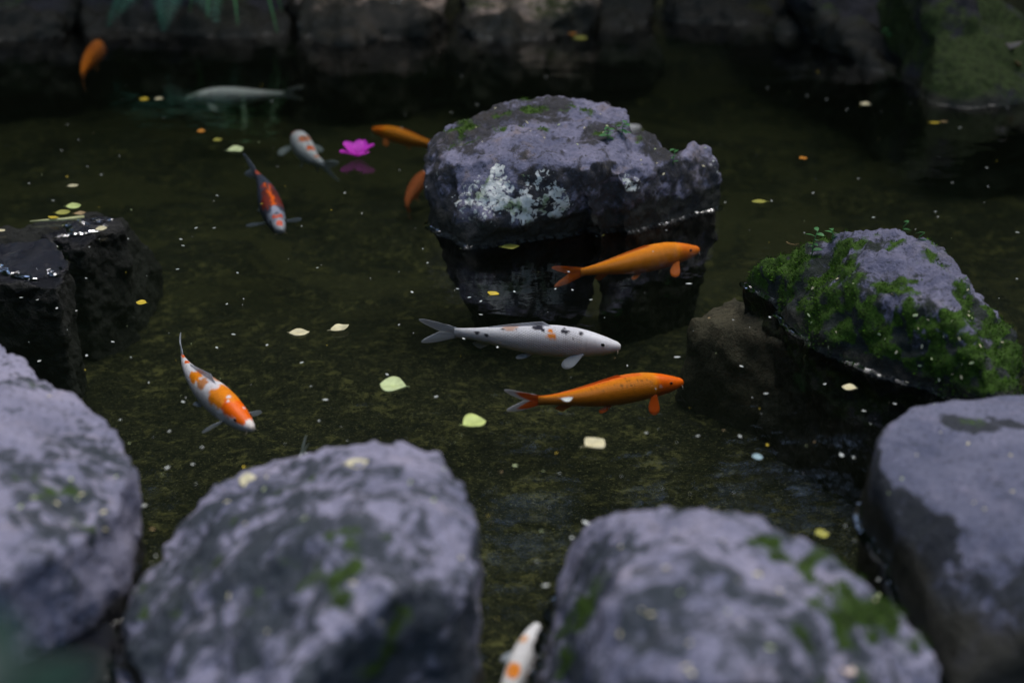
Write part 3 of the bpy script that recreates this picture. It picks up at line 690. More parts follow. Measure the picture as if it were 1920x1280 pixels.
# plain golden orange koi
def golden(s, th, q):
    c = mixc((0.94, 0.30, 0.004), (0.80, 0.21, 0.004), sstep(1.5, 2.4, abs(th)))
    c = mixc(c, (0.85, 0.20, 0.008), 1 - sstep(.16, .22, s))
    return mixc(c, (0.5, 0.12, 0.03), (1 - sstep(.05, .22, abs(th))) * sstep(.38, .45, s) * .7)
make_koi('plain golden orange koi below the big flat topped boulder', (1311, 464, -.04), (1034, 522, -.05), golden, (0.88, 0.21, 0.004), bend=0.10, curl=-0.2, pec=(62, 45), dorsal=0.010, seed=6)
# white and orange koi facing the front rocks
make_koi('white koi with orange head and saddle patches pointing at the front boulders', (473, 800, -.06), (340, 645, -.05),
    patches((0.80, 0.79, 0.84), (0.7, 0.7, 0.7), [(.10, 0, .075, DEEP), (.18, 25, .08, DEEP), (.19, -25, .085, DEEP), (.30, 15, .085, ORANGE), (.31, -40, .075, ORANGE), (.33, 60, .05, DEEP), (.50, -35, .05, (0.62, 0.26, 0.10)), (.50, 30, .05, (0.62, 0.30, 0.16)),
             (.62, -30, .06, ORANGE), (.64, 25, .05, DEEP), (.86, 0, .025, DEEP), (.97, 0, .03, DEEP), (.015, 0, .035, (0.8, 0.72, 0.70)), (.25, 0, .014, WHITE), (.14, 28, .010, WHITE), (.22, -20, .012, WHITE)], 0.15, 0.42, 2.0),
    (0.62, 0.68, 0.78), bend=-0.10, curl=-0.35, pec=(86, 12), pec_r=(86, 10), dorsal=0.030, seed=9, twist=62)
# dark koi with red back
make_koi('dark slate koi with a red back stripe and white face', (527, 430, -.07), (456, 308, -.035),
    patches((0.055, 0.068, 0.105), (0.10, 0.12, 0.15), [(.30, 0, .10, (0.22, 0.035, 0.018)), (.42, 0, .09, (0.14, 0.028, 0.022)), (.30, 40, .06, (0.22, 0.03, 0.02)), (.30, -40, .06, (0.22, 0.03, 0.02)), (.56, 0, .06, (0.30, 0.05, 0.04)), *[(.24 + .022 * i, 0, .016, DEEP) for i in range(18)],
             (.05, 0, .085, (0.42, 0.44, 0.50)), (.13, 45, .055, (0.24, 0.27, 0.34)), (.13, -45, .055, (0.24, 0.27, 0.34)), (.17, 0, .04, (0.30, 0.32, 0.42)), (.045, 0, .024, (0.72, 0.11, 0.06)), (.11, 0, .016, (0.60, 0.09, 0.05)), (.115, 24, .018, (0.60, 0.09, 0.05)), (.115, -24, .018, (0.60, 0.09, 0.05)), (.14, 0, .014, (0.09, 0.10, 0.15)),
             (.92, 0, .04, (0.55, 0.10, 0.05))], 0.2, 0.40, 2.0),
    (0.36, 0.44, 0.56), bend=-0.10, curl=0.35, pec=(80, 5), pec_r=(70, 8), dorsal=0.020, seed=12, fat=1.0, twist=50)
# white koi with orange, swimming away
make_koi('white koi with orange saddle patches beside the magenta flower', (553, 250, -.10), (638, 325, -.10),
    patches((0.66, 0.70, 0.74), (0.5, 0.55, 0.55), [(.06, 0, .17, (0.46, 0.12, 0.04)), (.50, 5, .065, (0.66, 0.20, 0.08)), (.46, -20, .05, (0.62, 0.28, 0.18)), (.70, -5, .045, DEEP), (.86, 0, .03, (0.7, 0.3, 0.2))], 0.2, 0.40, 2.0),
    (0.38, 0.45, 0.48), bend=0.12, curl=0.3, pec=(75, 15), pec_r=(75, 15), dorsal=0.010, seed=15, fat=1.05, twist=50)
make_koi('orange koi with its tail behind the big flat topped boulder', (698, 240, -.10), (856, 285, -.14), golden, (0.75, 0.20, 0.015), bend=-0.05, curl=0.1, pec=(60, 45), pec_r=(60, 50), dorsal=0.012, seed=17)
make_koi('pale grey koi swimming along the far side of the pond', (348, 182, -.12), (572, 176, -.12),
    patches((0.58, 0.61, 0.60), (0.4, 0.45, 0.42), [(.03, 0, .13, (0.20, 0.25, 0.22))], 0.5, 0.3), (0.34, 0.38, 0.36), bend=0.08, curl=0.1, pec=(50, 50), pec_r=(50, 50), dorsal=0.010, seed=19)
make_koi('orange koi near the far bank below the fern', (210, 68, -.06), (160, 164, -.08),
    patches((0.72, 0.20, 0.015), (0.55, 0.14, 0.01), [(.5, 0, .03, (0.4, 0.08, 0.01))]), (0.45, 0.20, 0.08), bend=0.15, curl=0.2, pec=(70, 20), pec_r=(70, 20), dorsal=0.006, seed=23, fat=.62)
make_koi('dim red brown koi deep beside the left flank of the flat topped boulder', (806, 318, -.20), (772, 408, -.26),
    patches((0.48, 0.115, 0.035), (0.35, 0.09, 0.03), []), (0.42, 0.11, 0.04), bend=0.2, curl=0.5, pec=(70, 20), pec_r=(70, 20), dorsal=0.010, seed=25)
make_koi('blurred white koi with orange spots between the two front boulders', (1008, 1166, -.06), (905, 1440, -.10),
    patches((0.80, 0.79, 0.82), (0.7, 0.7, 0.7), [(.24, 15, .040, (0.82, 0.40, 0.16)), (.52, 0, .06, ORANGE)], 0.3, 0.3), (0.6, 0.66, 0.76), bend=0.0, curl=0.1, pec=(60, 20), pec_r=(60, 20), dorsal=0.01, seed=27, fat=.95)
make_koi('grey koi hidden behind the front boulder but for its tail tip', (500, 985, -.12), (578, 822, -.03), patches((0.40, 0.44, 0.44), (0.4, 0.42, 0.42), []), (0.34, 0.42, 0.40), bend=0.0, curl=0.1, pec=(60, 20), pec_r=(60, 20), seed=29)
make_koi('pale koi showing only its snout behind the flat topped boulder', (1200, 236, -.06), (1075, 300, -.10), patches((0.62, 0.62, 0.66), (0.5, 0.5, 0.5), []), (0.5, 0.5, 0.55), bend=0.0, curl=0.1, pec=(60, 20), pec_r=(60, 20), seed=33, fat=1.1)

# ------------------------------------------------------------------ floating leaves, petals, flower
def leaf_mesh(name, L, W, curl=0.15, fold=0.2, blunt=0.5, wav=0.06, stem=0.18, seed=0):
    """a leaf lying in xy, tip +x, midrib as a crease, edges slightly wavy"""
    nu, nv = 14, 6; V, F = [], []; th = L * 0.012
    off = seed * 3.3
    for lay in (1, 0):
        for i in range(nu + 1):
            t = i / nu; hw = W * (math.sin(math.pi * t ** (0.75 + 0.5 * blunt)) ** (0.7 + .3 * (1 - blunt))) * (1 + .12 * noise.noise((t * 3, off, 0)))
            hw = max(hw, W * 0.02)
            for j in range(nv + 1):
                s = j / nv * 2 - 1
                x = (t - .5) * L; y = s * hw + 0.06 * L * math.sin(t * 2.2 + off)
                z = fold * abs(s) * hw + curl * L * (2 * t - 1) ** 2 * 0.5 + wav * L * noise.noise((t * 2.5, s * 1.2 + off, 2)) + (th if lay else 0)
                V.append((x, y, z))
    m = (nu + 1) * (nv + 1); g = lambda i, j: i * (nv + 1) + j
    for i in range(nu):
        for j in range(nv):
            F.append((g(i, j), g(i + 1, j), g(i + 1, j + 1), g(i, j + 1))); F.append((m + g(i, j + 1), m + g(i + 1, j + 1), m + g(i + 1, j), m + g(i, j)))
    for i in range(nu):
        F.append((g(i + 1, 0), g(i, 0), m + g(i, 0), m + g(i + 1, 0))); F.append((g(i, nv), g(i + 1, nv), m + g(i + 1, nv), m + g(i, nv)))
    # stalk
    if stem:
        r = L * .014; k = len(V); z0 = V[3][2]; x0 = -.5 * L + 0.03 * L
        for a, rr in ((0, r), (.5, r * .8), (1, r * .7)):
            for j in range(5): V.append((x0 - a * stem * L, 0.06 * L * math.sin(off) + math.cos(j * 1.257) * rr + a * a * .05 * L, z0 + math.sin(j * 1.257) * rr))
        for a in range(2):
            for j in range(5): F.append((k + a * 5 + j, k + a * 5 + (j + 1) % 5, k + a * 5 + 5 + (j + 1) % 5, k + a * 5 + 5 + j))
    zmin = min(v[2] for v in V); V = [(x, y, z - zmin) for x, y, z in V]
    return mesh(name, V, F)

def px_len(px, py, z, n): return (P(px + n, py, z) - P(px, py, z)).length
def leaf_at(label, px, py, npx, ang, c, ratio=0.5, z=-0.0015, curl=.1, fold=.15, blunt=.5, stem=.18, name='leaf', cat='leaf', group=None, tilt=(0, 0), onrock=None, seed=0):
    p = P(px, py, z)
    if onrock is not None: p = surf_point(px, py)
    L = npx * (p - cam.location).length / FPX
    me = leaf_mesh(name, L, L * min(.62, ratio * .5 * (1.0 if onrock else 1.45)), curl, fold, blunt, .05, stem, seed)
    o = link(name, me, M['leaf_' + c], loc=p); o.rotation_euler = (R(tilt[0]), R(tilt[1]), R(ang))
    return tag(o, label, cat, group)

def surf_point(px, py):
    """first rock surface met behind this place of the photograph"""
    dg = bpy.context.evaluated_depsgraph_get(); dg.update()
    o = cam.location; d = (P(px, py, 0) - o).normalized()
    hit, loc, nrm, idx, ob, _ = scene.ray_cast(dg, o, d)
    return loc - Vector((0, 0, .002))

# (label, px, py, length px, world angle, colour, width ratio, kwargs)
leaf_at('cream oval leaf floating beside a curled cream leaf', 561, 625, 38, 8, 'cream', .62, stem=.1, seed=1)
leaf_at('curled cream leaf with folded edge floating beside the oval one', 638, 622, 40, 38, 'cream', .5, curl=.35, fold=.5, seed=2)
leaf_at('pale green notched leaf floating between the front boulder and the white koi', 737, 725, 50, 170, 'pale_green', .85, blunt=.9, seed=3)
leaf_at('lime green oval leaf floating close to the front boulder', 890, 796, 46, 22, 'lime', .8, fold=.3, seed=4)
leaf_at('cream pointed leaf floating below the spotted orange koi', 1114, 832, 44, 35, 'cream', .75, stem=.3, seed=5)
leaf_at('olive yellow pointed leaf floating at the foot of the flat topped boulder', 957, 464, 34, 12, 'olive', .5, seed=6)
leaf_at('small yellow diamond shaped leaf floating behind the white koi', 924, 551, 20, 60, 'yellow', 1.0, stem=.35, seed=7)
leaf_at('single small yellow oval leaf floating in dark water near the wet slab', 265, 568, 20, 175, 'yellow', .75, seed=8)
leaf_at('pale green square leaf floating near the dark red backed koi', 441, 282, 30, 25, 'pale_green', .9, blunt=.9, seed=9)
leaf_at('small orange yellow leaf floating near the pale green square leaf', 377, 247, 15, 10, 'orange', .8, stem=0, seed=10)
leaf_at('small olive leaf half sunk beside the orange yellow one', 408, 263, 17, 20, 'olive', .7, stem=0, seed=11)
leaf_at('tiny yellow leaf floating next to a tiny cream one below the pale grey koi', 270, 187, 18, 0, 'yellow', .7, stem=0, seed=12)
leaf_at('tiny cream leaf floating next to a tiny yellow one', 298, 186, 15, 20, 'cream', .7, stem=0, seed=13)
leaf_at('ragged pale leaf floating beyond the wet slab', 137, 349, 18, 35, 'cream', .6, seed=14)
leaf_at('cream leaf lying on the wet slab', 190, 430, 22, 30, 'cream', .7, stem=0, z=.012, seed=15)
leaf_at('pale leaf at the far edge of the wet slab', 2, 433, 14, 60, 'cream', .8, z=.008, seed=16)
leaf_at('cream leaf floating at the foot of the mossy pyramid boulder', 1592, 727, 26, 160, 'cream', .75, seed=17)
leaf_at('olive oval leaf floating behind the speckled front boulder', 1541, 1000, 26, 5, 'olive', .8, stem=0, seed=18)
leaf_at('cream leaf floating alone in front of the mossy outcrop', 1622, 196, 18, 150, 'cream', .9, seed=19)
leaf_at('dim tan leaf floating near the mossy outcrop', 1648, 125, 32, 5, 'tan', .5, seed=20)
leaf_at('dim tan leaf floating close to the dark bank rock', 1578, 88, 26, 175, 'tan', .5, seed=21)
leaf_at('rusty orange leaf floating against the wide black bank rock', 1447, 46, 30, 175, 'orange', .5, seed=22)
leaf_at('small orange leaf floating right of the flat topped boulder', 1506, 298, 15, 10, 'orange', .8, stem=0, seed=23)
leaf_at('olive green leaf floating below the lichen spotted bank rock', 1088, 73, 26, 10, 'olive', .7, seed=24)
leaf_at('small rust coloured leaf touching the olive leaf at the bank', 1074, 64, 14, 120, 'orange', .8, stem=0, seed=25)
leaf_at('narrow yellow leaf floating in dark water near the mossy outcrop', 1752, 231, 20, 2, 'yellow', .35, seed=26)
leaf_at('tiny tan leaf beside the narrow yellow one', 1770, 229, 12, 10, 'tan', .6, stem=0, seed=27)
leaf_at('dim olive leaf floating right of the flat topped boulder', 1424, 379, 28, 175, 'olive', .45, seed=28)
leaf_at('small olive leaf at the waterline of the flat topped boulder', 1125, 442, 18, 20, 'olive', .6, seed=29)
leaf_at('curled white petal floating above the spotted orange koi', 1063, 750, 24, 10, 'white', .5, curl=.4, stem=.25, name='petal', cat='petal', seed=30)
leaf_at('round blue grey leaf floating near the speckled front boulder', 1420, 857, 20, 0, 'blue_grey', 1.1, blunt=.7, stem=0, seed=31)
leaf_at('cream leaf upright on the shoulder of the big purple grey boulder', 467, 902, 40, 100, 'cream', .95, onrock=1, curl=.1, seed=32, tilt=(10, -30), stem=0)
leaf_at('cream leaf lying flat on the crown of the big purple grey boulder', 668, 868, 44, 25, 'cream', .6, onrock=1, curl=.2, seed=33, tilt=(15, 0))
leaf_at('pinkish cream leaf lying on the speckled moss shouldered boulder', 1588, 1252, 40, 75, 'pink', .75, onrock=1, curl=.2, seed=34, tilt=(15, 0), stem=0)
leaf_at('dry curled tan leaf lying on the mossy outcrop', 1892, 92, 40, 140, 'pink', .5, onrock=1, curl=.5, fold=.5, seed=35, tilt=(35, 10))
leaf_at('dry hanging tan leaf below the curled one on the outcrop', 1906, 122, 36, 70, 'tan', .4, onrock=1, curl=.4, fold=.4, seed=36, tilt=(45, 10))
leaf_at('small olive brown leaf on the left shoulder of the mossy pyramid boulder', 1484, 457, 22, 150, 'tan', .4, onrock=1, curl=.3, seed=37, tilt=(20, 0))
leaf_at('small cream leaf on the mossy slope of the pyramid boulder', 1676, 551, 14, 120, 'cream', .5, onrock=1, seed=38, tilt=(30, 0), stem=0)

# yellowed sprig on the wet slab
sp = empty('fallen_sprig', P(110, 408, .004)); tag(sp, 'yellow green sprig with three leaves lying on the wet slab', 'sprig')
def rel(p, o): return Vector(p) - Vector(o.location)
def tube(pts, rads, seg=6):
    V, F = [], []
    for i, p in enumerate(pts):
        d = (pts[min(i + 1, len(pts) - 1)] - pts[max(i - 1, 0)]).normalized()
        a = d.cross(Vector((0.3, 0.2, 1))).normalized(); b = d.cross(a)
        for j in range(seg): V.append(p + (a * math.cos(j * 2 * math.pi / seg) + b * math.sin(j * 2 * math.pi / seg)) * rads[i])
    for i in range(len(pts) - 1):
        for j in range(seg): F.append((i * seg + j, i * seg + (j + 1) % seg, (i + 1) * seg + (j + 1) % seg, (i + 1) * seg + j))
    F.append(tuple(range(seg))[::-1]); F.append(tuple(range(len(V) - seg, len(V))))
    return V, F
V, F = tube([rel(P(x, y, .008), sp) for x, y in ((56, 415), (85, 413), (120, 411), (158, 407))], [.0015, .003, .004, .0045])
link('stem', mesh('stem', V, F), M['twig'], sp)
for (px, py, n, a, c, t) in ((100, 409, 22, 165, 'yellow', 0), (118, 400, 26, 20, 'olive', 20), (138, 388, 26, 20, 'lime', 30), (150, 402, 22, 22, 'tan', 10)):
    p = P(px, py, .012); L = n * (p - cam.location).length / FPX
    o = link('leaf', leaf_mesh('leaf', L, L * .27, .2, .3, seed=n + a), M['leaf_' + c], sp, rel(p, sp)); o.rotation_euler = (R(t), 0, R(a))

# magenta azalea blossom
fl = empty('azalea_flower', P(671, 296, .0)); tag(fl, 'magenta azalea flower floating beside a white and orange koi', 'flower')
for i, a in enumerate((5, 78, 150, 215, 300)):
    L = .056; V, F = [], []; nu, nv = 9, 6
    for i2 in range(nu + 1):
        t = i2 / nu; hw = .025 * math.sin(math.pi * min(1, t * .86 + .08)) ** .8
        for j in range(nv + 1):
            s = j / nv * 2 - 1
            V.append((t * L, s * hw, .004 + .048 * t ** 1.2 * (1 - .35 * t) + .25 * abs(s) * hw + .004 * math.sin(s * 6 + i) * t))
    for i2 in range(nu):
        for j in range(nv): k = i2 * (nv + 1) + j; F.append((k, k + nv + 1, k + nv + 2, k + 1))
    o = link('petal', mesh('petal', V, F), M['magenta'], fl); o.rotation_euler = (0, R(6 if i in (3, 4) else -6), R(a))
for i in range(6):
    a = i * 1.05; V, F = tube([Vector((0, 0, .004)), Vector((math.cos(a) * .008, math.sin(a) * .008, .02)), Vector((math.cos(a) * .016, math.sin(a) * .016, .032))], [.0007, .0006, .0009], 5)
    link('stamen', mesh('stamen', V, F), M['magenta'], fl)

# single white flakes one can tell apart
flake_me = [leaf_mesh('petal_flake', .012, .0030, .15, .2, .4, .05, 0, s) for s in range(4)]
for f in flake_me: f.materials.append(M['leaf_white'])
marks = [('flat topped boulder', 1080, 420), ('white koi with black spots', 970, 635), ('freckled orange koi', 1120, 735), ('golden orange koi', 1170, 495), ('mossy pyramid boulder', 1560, 640), ('smooth bluish boulder', 1600, 850),
         ('speckled front boulder', 1300, 940), ('big purple grey boulder', 700, 850), ('overhanging pale boulder', 130, 740), ('dark wet slab', 120, 500), ('white koi with orange head', 420, 730), ('two cream leaves', 600, 622),
         ('dark red backed koi', 500, 370), ('mossy outcrop', 1780, 200), ('magenta flower', 670, 292)]
flakes = [(1270, 670, 1.2), (1098, 981, 1.4), (1577, 854, 1.3), (1524, 362, .9), (1023, 1097, 1.0), (212, 641, .9), (163, 667, .9), (74, 677, .9), (333, 505, .8), (343, 461, .8), (445, 512, .8), (425, 570, .7), (595, 502, .6), (438, 627, .9),
          (407, 652, .8), (501, 647, .8), (566, 680, .8), (610, 750, 1.0), (343, 754, .9), (106, 578, .9), (70, 562, .7), (40, 558, .8), (162, 522, .7), (965, 547, .9), (902, 565, .9), (880, 558, .8), (858, 542, .8), (772, 548, 1.0), (1041, 542, .8), (1108, 562, .8),
          (902, 590, .8), (870, 635, .9), (933, 651, .8), (818, 744, .8), (1292, 533, 1.4), (1390, 687, .9), (1443, 595, .9), (1546, 720, .8), (1436, 738, .9), (1620, 770, .8), (1388, 818, .9), (368, 428, .9), (402, 428, .8), (339, 449, .9), (240, 448, .7), (313, 877, 1.0), (270, 948, 1.0), (362, 870, .7), (1250, 432, .6), (1447, 377, .8), (1360, 380, .7), (1638, 408, .8),
          (407, 367, .8), (646, 362, .9), (190, 328, .8), (100, 376, .8), (55, 344, .7), (1550, 187, .8), (1513, 180, .8), (1800, 240, .9), (1908, 436, .9), (1850, 315, .8)]
for i, (px, py, sc_) in enumerate(flakes):
    o = link('petal', flake_me[i % 4], None, loc=P(px, py, -.0004)); s_ = sc_ * 1.05; o.scale = (s_, s_, s_); o.rotation_euler = (0, 0, (i * 2.399) % 6.28)
    near = min(marks, key=lambda m: (P(m[1], m[2], 0) - o.location).length)
    tag(o, 'tiny white petal flake floating near the ' + near[0], 'petal', 'white petal flakes near the ' + near[0])

# the countless specks
def free_water(x, y):
    for kd, co_, n_ in rock_trees.values():
        c, i, d = kd.find(Vector((x, y, 0)))
        if d < .02: return False
        if (Vector((x, y, 0)) - c).dot(Vector(n_[i])) < 0 and d < .3: return False
    return True
rnd = random.Random(77)
specks = {'leaf_white': ([], []), 'leaf_yellow': ([], []), 'leaf_pale_green': ([], []), 'leaf_tan': ([], [])}
cnt = 0
while cnt < 260:
    px, py = rnd.uniform(-60, 1980), rnd.uniform(90, 1260)
    q = P(px, py, .0012)
    if not free_water(q.x, q.y): continue
    cnt += 1
    key = rnd.choices(list(specks), (8, 0.9, 1.3, 1.0))[0]; V, F = specks[key]
    L = .0011 + .0042 * rnd.random() ** 2.2; W = L * rnd.uniform(.25, .6); a = rnd.uniform(0, 6.28)
    k = len(V)
    for j in range(6):
        t = j * math.pi / 3; x, y = math.cos(t) * L, math.sin(t) * W
        V.append(q + Vector((x * math.cos(a) - y * math.sin(a), x * math.sin(a) + y * math.cos(a), rnd.uniform(0, .0008))))
    V.append(q + Vector((0, 0, .0016)))
    for j in range(6): F.append((k + j, k + (j + 1) % 6, k + 6))
for key, (V, F) in specks.items():
    nm = {'leaf_white': 'white', 'leaf_yellow': 'yellow', 'leaf_pale_green': 'green', 'leaf_tan': 'brown'}[key]
    tag(link('floating_specks', mesh('floating_specks', V, F), M[key]), 'scattered %s specks of plant dust floating on the pond' % nm, 'debris', kind='stuff')

# crumbs and bits of leaf lying on the rocks
dg = bpy.context.evaluated_depsgraph_get(); dg.update()
rnd = random.Random(5); V, F = [], []; V2, F2 = [], []
boxes = [(420, 870, 870, 1200, 16), (0, 700, 230, 1000, 10), (1150, 980, 1650, 1270, 20), (1660, 780, 1910, 980, 9), (870, 200, 1160, 300, 14), (1480, 520, 1900, 720, 40), (1190, 270, 1330, 380, 8)]
for x0, y0, x1, y1, n_ in boxes:
    for _ in range(n_):
        px, py = rnd.uniform(x0, x1), rnd.uniform(y0, y1); d = (P(px, py, 0) - cam.location).normalized()
        hit, loc, nrm, idx, ob, _m = scene.ray_cast(dg, cam.location, d)
        if not hit or not ob.name.startswith(('boulder', 'moss')): continue
        nrm = Vector(nrm); nrm = (nrm + Vector((0, 0, .6))).normalized()
        a = nrm.cross(Vector((rnd.gauss(0, 1), rnd.gauss(0, 1), rnd.gauss(0, 1)))).normalized(); b = nrm.cross(a)
        L = rnd.uniform(.002, .006); W = L * rnd.uniform(.3, .6); VV, FF = (V, F) if rnd.random() < .65 else (V2, F2)
        k = len(VV); c0 = loc + nrm * .002
        for j in range(6): t = j * math.pi / 3; VV.append(c0 + a * math.cos(t) * L + b * math.sin(t) * W)
        VV.append(c0 + nrm * .0015)
        for j in range(6): FF.append((k + j, k + (j + 1) % 6, k + 6))
tag(link('leaf_crumbs', mesh('leaf_crumbs', V, F), M['leaf_cream']), 'pale crumbs of dry leaf scattered over the boulders', 'debris', kind='stuff')
tag(link('leaf_crumbs', mesh('leaf_crumbs', V2, F2), M['leaf_pale_green']), 'green crumbs of leaf scattered over the boulders', 'debris', kind='stuff')

# ------------------------------------------------------------------ small plants
def blade_leaf(L, W, n=6, droop=.3):
    V, F = [], []
    for i in range(n + 1):
        t = i / n; hw = W * math.sin(math.pi * min(1, .06 + t * .92)) ** .8
        for s in (-1, 0, 1): V.append((t * L, s * hw, -droop * L * t * t + .18 * abs(s) * hw))
    for i in range(n):
        for j in range(2): k = i * 3 + j; F.append((k, k + 3, k + 4, k + 1))
    return mesh('leaf', V, F)
def seedling(label, px, py, hpx, leaves, lean=0.1, mat='green', leafpx=14, seed=0, group=None):
    p = surf_point(px, py); s_ = (p - cam.location).length / FPX; H = hpx * s_
    r = random.Random(seed); root = empty('seedling', p); tag(root, label, 'plant', group)
    top = Vector((lean * H, r.uniform(-.1, .1) * H, H)); pts = [Vector((0, 0, -.004)), Vector((lean * H * .15, 0, H * .5)), top]
    V, F = tube(pts, [.0016, .0013, .0009], 5); link('stem', mesh('stem', V, F), M[mat], root)
    for i in range(leaves):
        t = .25 + .75 * i / max(1, leaves - 1); b = bez(pts, t); L = leafpx * s_ * r.uniform(.7, 1.2)
        o = link('leaf', blade_leaf(L, L * .3), M[mat], root, b); o.rotation_euler = (r.uniform(-.3, .3), r.uniform(-.5, .1), i * 2.4 + r.uniform(-.5, .5))
    return root
seedling('thin green seedling with paired leaves on the left shoulder of the mossy pyramid boulder', 1522, 478, 50, 7, .12, leafpx=16, seed=1)
seedling('tiny seedling in the moss left of the pyramid boulder crest', 1562, 447, 20, 3, -.3, leafpx=14, seed=2)
seedling('tiny blade leaved seedling on the crest of the pyramid boulder', 1692, 432, 18, 2, .5, leafpx=16, seed=3)
seedling('tiny green seedling beyond the crest of the pyramid boulder', 1722, 450, 16, 2, .6, leafpx=18, seed=4)
seedling('leafy green tuft growing in the cleft of the flat topped boulder', 1140, 262, 26, 8, .0, leafpx=15, seed=5)
seedling('small leafy tuft at the right end of the cleft in the flat topped boulder', 1166, 252, 26, 8, .2, leafpx=15, seed=6)
seedling('curled green sprout in the notch of the flat topped boulder', 1262, 308, 30, 5, .1, leafpx=12, seed=7)
seedling('small green seedling in the moss on the dark bank rock', 1665, 75, 24, 6, .1, leafpx=18, seed=8)

def fern(label, base, fronds, seed, Lf=.45, mat='fern'):
    r = random.Random(seed); root = empty('fern', base); tag(root, label, 'fern')
    pin = {}
    for k, (az, el, drop) in enumerate(fronds):
        L = Lf * r.uniform(.85, 1.15); d = Vector((math.cos(R(az)), math.sin(R(az)), 0))
        P0, P1, P2 = Vector(), d * L * .5 + Vector((0, 0, L * math.sin(R(el)))), d * L + Vector((0, 0, -L * drop))
        V, F = tube([bez([P0, P1, P2], i / 10) for i in range(11)], [.003 - .0022 * i / 10 for i in range(11)], 5)
        fr_ = link('frond', mesh('frond', V, F), M[mat], root)
        V, F = [], []
        side = d.cross(Vector((0, 0, 1)))
        for i in range(3, 26):
            t = i / 26; b = bez([P0, P1, P2], t); tg = (bez([P0, P1, P2], min(1, t + .03)) - b).normalized()
            for s_ in (1, -1):
                pl = L * .24 * math.sin(math.pi * min(1, t * .85 + .15)) + .01; dirp = (side * s_ + tg * .45 + Vector((0, 0, -.15))).normalized(); wv_ = tg * pl * .05
                kk = len(V); V += [b, b + dirp * pl * .45 + wv_, b + dirp * pl + Vector((0, 0, -pl * .12)), b + dirp * pl * .45 - wv_, b + dirp * pl * .45 + Vector((0, 0, .004))]
                F += [(kk, kk + 1, kk + 4), (kk + 1, kk + 2, kk + 4), (kk + 2, kk + 3, kk + 4), (kk + 3, kk, kk + 4)]
        link('leaflets', mesh('leaflets', V, F), M[mat], fr_)
    return root
fern('green fern hanging over the black bank rock', bank([(340, -34, .1)], 5.95)[0], [(-92, 20, .42), (-60, 25, .25), (-125, 22, .3), (-30, 30, .1), (-150, 30, .1), (70, 40, .1)], 1, .38)
# broad drooping grass blades beside the fern
gp = empty('grass_plant', P(420, -60, .30) + Vector((0, .08, 0))); tag(gp, 'long leaved green plant drooping from the bank beside the fern', 'plant')
for i, (az, L, el) in enumerate(((-75, .34, 30), (-100, .30, 22), (-50, .40, 35), (-120, .28, 40), (-30, .3, 50), (60, .3, 50), (140, .3, 40))):
    V, F = [], []; d = Vector((math.cos(R(az)), math.sin(R(az)), 0)); sdv = d.cross(Vector((0, 0, 1)))
    for k in range(11):
        t = k / 10; c = bez([Vector(), d * L * .55 + Vector((0, 0, L * math.sin(R(el)))), d * L * .9 + Vector((0, 0, -L * .55))], t); hw = .009 * math.sin(math.pi * min(1, .12 + .86 * t)) ** .7
        V += [c - sdv * hw, c + Vector((0, 0, -.002)), c + sdv * hw]
    for k in range(10):
        for j in range(2): a = k * 3 + j; F.append((a, a + 3, a + 4, a + 1))
    link('leaf', mesh('leaf', V, F), M['green'], gp)
# out of focus leaves in the near left corner
q0 = P(-50, 1350, .78); np_ = empty('leafy_plant', (q0.x - .05, q0.y - .02, ground_z(q0.x - .05, q0.y - .02) - .01)); tag(np_, 'blurred teal green leafy plant rising beside the low dark wet rock', 'plant')
top = rel(q0, np_)
V, F = tube([Vector((0, 0, 0)), Vector((.01, 0, .3)), Vector((0, .005, .55)), top], [.005, .004, .003, .002], 6); link('stem', mesh('stem', V, F), M['teal'], np_)
for i, (az, L, el, t) in enumerate(((55, .085, 10, 1), (100, .085, 30, 1), (10, .08, -5, 1), (150, .08, 20, 1), (230, .08, 0, 1), (300, .09, 0, .93), (80, .09, 0, .85), (190, .09, 0, .78))):
    o = link('leaf', blade_leaf(L, L * .3, 8, .4), M['teal'], np_, top * t); o.rotation_euler = (0, R(-el), R(az))

# ------------------------------------------------------------------ trees and shrubs round the pond (they darken its reflections)
def leaf_cloud(n, fn, size, seed):
    r = random.Random(seed); V, F = [], []
    for _ in range(n):
        c = fn(r); a = Vector((r.gauss(0, 1), r.gauss(0, 1), r.gauss(0, .6))).normalized(); b = a.cross(Vector((r.gauss(0, 1), r.gauss(0, 1), r.gauss(0, 1)))).normalized()
        L = size * r.uniform(.6, 1.3); k = len(V)
        V += [c - a * L, c + b * L * .45, c + a * L, c - b * L * .45]; F.append((k, k + 1, k + 2, k + 3))
    return mesh('crown', V, F, False)
r0 = random.Random(3)
clumps = [(Vector((r0.gauss(0, 1.0), r0.gauss(0, 1.0), r0.uniform(1.2, 6.8))), r0.uniform(.5, 1.0)) for _ in range(60)]
def crown_pt(r):
    c, s_ = r.choice(clumps); return c + Vector((r.gauss(0, 1), r.gauss(0, 1), r.gauss(0, .7))) * s_ * .55
crown_me = leaf_cloud(9000, crown_pt, .13, 4); crown_me.materials.append(M['foliage'])
tv, tf = tube([Vector((0, 0, -.6)), Vector((.03, .02, .8)), Vector((-.05, .06, 2.6)), Vector((.08, 0, 4.6)), Vector((0, .05, 6.6))], [.24, .17, .13, .08, .03], 10)
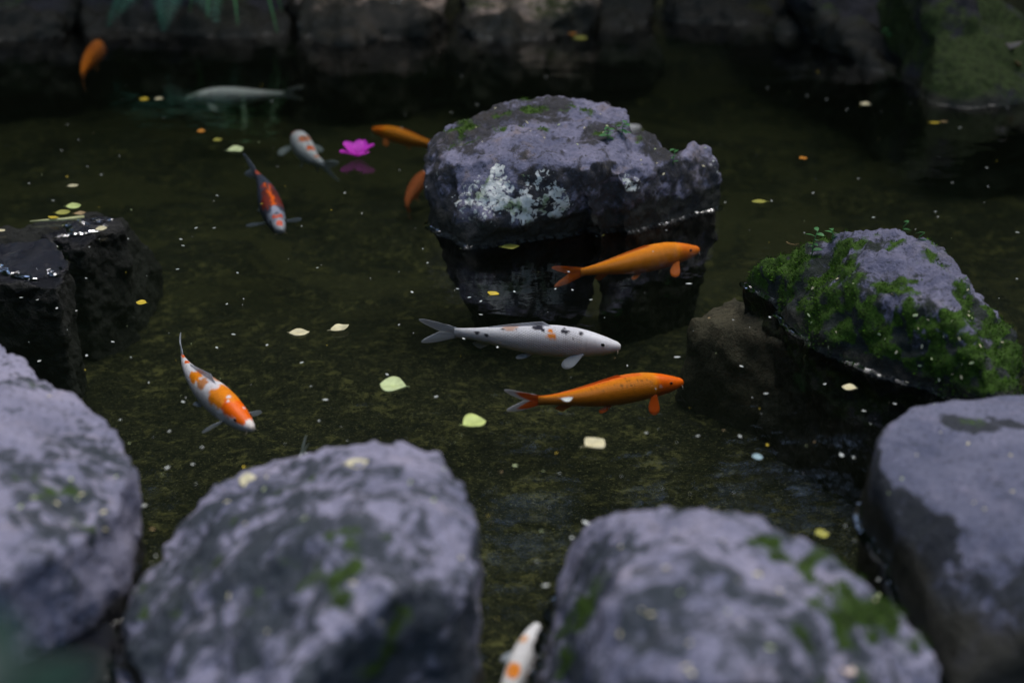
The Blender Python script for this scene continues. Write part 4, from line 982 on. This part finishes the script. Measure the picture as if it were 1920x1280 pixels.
for i in range(9):
    z = 1.6 + i * .5; a = i * 2.4; e, f_ = tube([Vector((0, 0, z)), Vector((math.cos(a) * .7, math.sin(a) * .7, z + .4)), Vector((math.cos(a) * 1.5, math.sin(a) * 1.5, z + .6))], [.06, .04, .015], 6)
    k = len(tv); tv += e; tf += [tuple(q + k for q in g) for g in f_]
trunk_me = mesh('trunk', tv, tf); trunk_me.materials.append(M['bark'])
spots = [(-6.5, 9.8, 1), (-4.0, 10.6, 2), (-1.7, 9.7, 3), (.7, 10.5, 4), (3.0, 9.8, 5), (5.2, 10.6, 6), (7.4, 9.6, 7), (-7.2, 6.0, 8), (-7.4, 2.2, 9), (7.2, 6.2, 10), (7.4, 2.4, 11), (-5.6, -2.6, 12), (5.6, -2.6, 15),
         (-5.2, 12.6, 16), (-2.8, 12.2, 17), (-.5, 12.8, 18), (1.9, 12.3, 19), (4.2, 12.8, 20)]
for x, y, s_ in spots:
    t_ = empty('evergreen_tree', (x, y, ground_z(x, y))); t_.rotation_euler = (0, 0, s_ * 1.3); q = .85 + .3 * ((s_ * 37) % 10) / 10; t_.scale = (q, q, q)
    wh = 'on the slope beyond the far bank' if y > 7 else ('beside the open end of the pond' if y > 0 else 'on the near shore')
    tag(t_, 'dense dark evergreen tree ' + wh, 'tree', 'evergreen trees ' + wh)
    link('trunk', trunk_me, None, t_); link('crown', crown_me, None, t_)
shrub_me = leaf_cloud(2600, lambda r: Vector((r.gauss(0, .42), r.gauss(0, .36), .55 + abs(r.gauss(0, .38)) - .45 * r.random())), .06, 8); shrub_me.materials.append(M['foliage'])
stv, stf = tube([Vector((0, 0, -.3)), Vector((.02, 0, .25)), Vector((.05, .03, .7))], [.03, .022, .01], 6); sstem_me = mesh('trunk', stv, stf); sstem_me.materials.append(M['bark'])
for i, x in enumerate((-3.6, -2.5, -1.5, -.45, .6, 1.7, 2.7, 3.7)):
    y = 7.25 + .15 * math.sin(i * 2.1); t_ = empty('shrub', (x, y, ground_z(x, y) - .05)); t_.rotation_euler = (0, 0, i * 1.9); q = 1.0 + .25 * math.sin(i * 3.3); t_.scale = (q, q, q)
    tag(t_, 'round dark leaved shrub growing behind the rocks of the far bank', 'shrub', 'shrubs behind the far bank')
    link('trunk', sstem_me, None, t_); link('crown', shrub_me, None, t_)
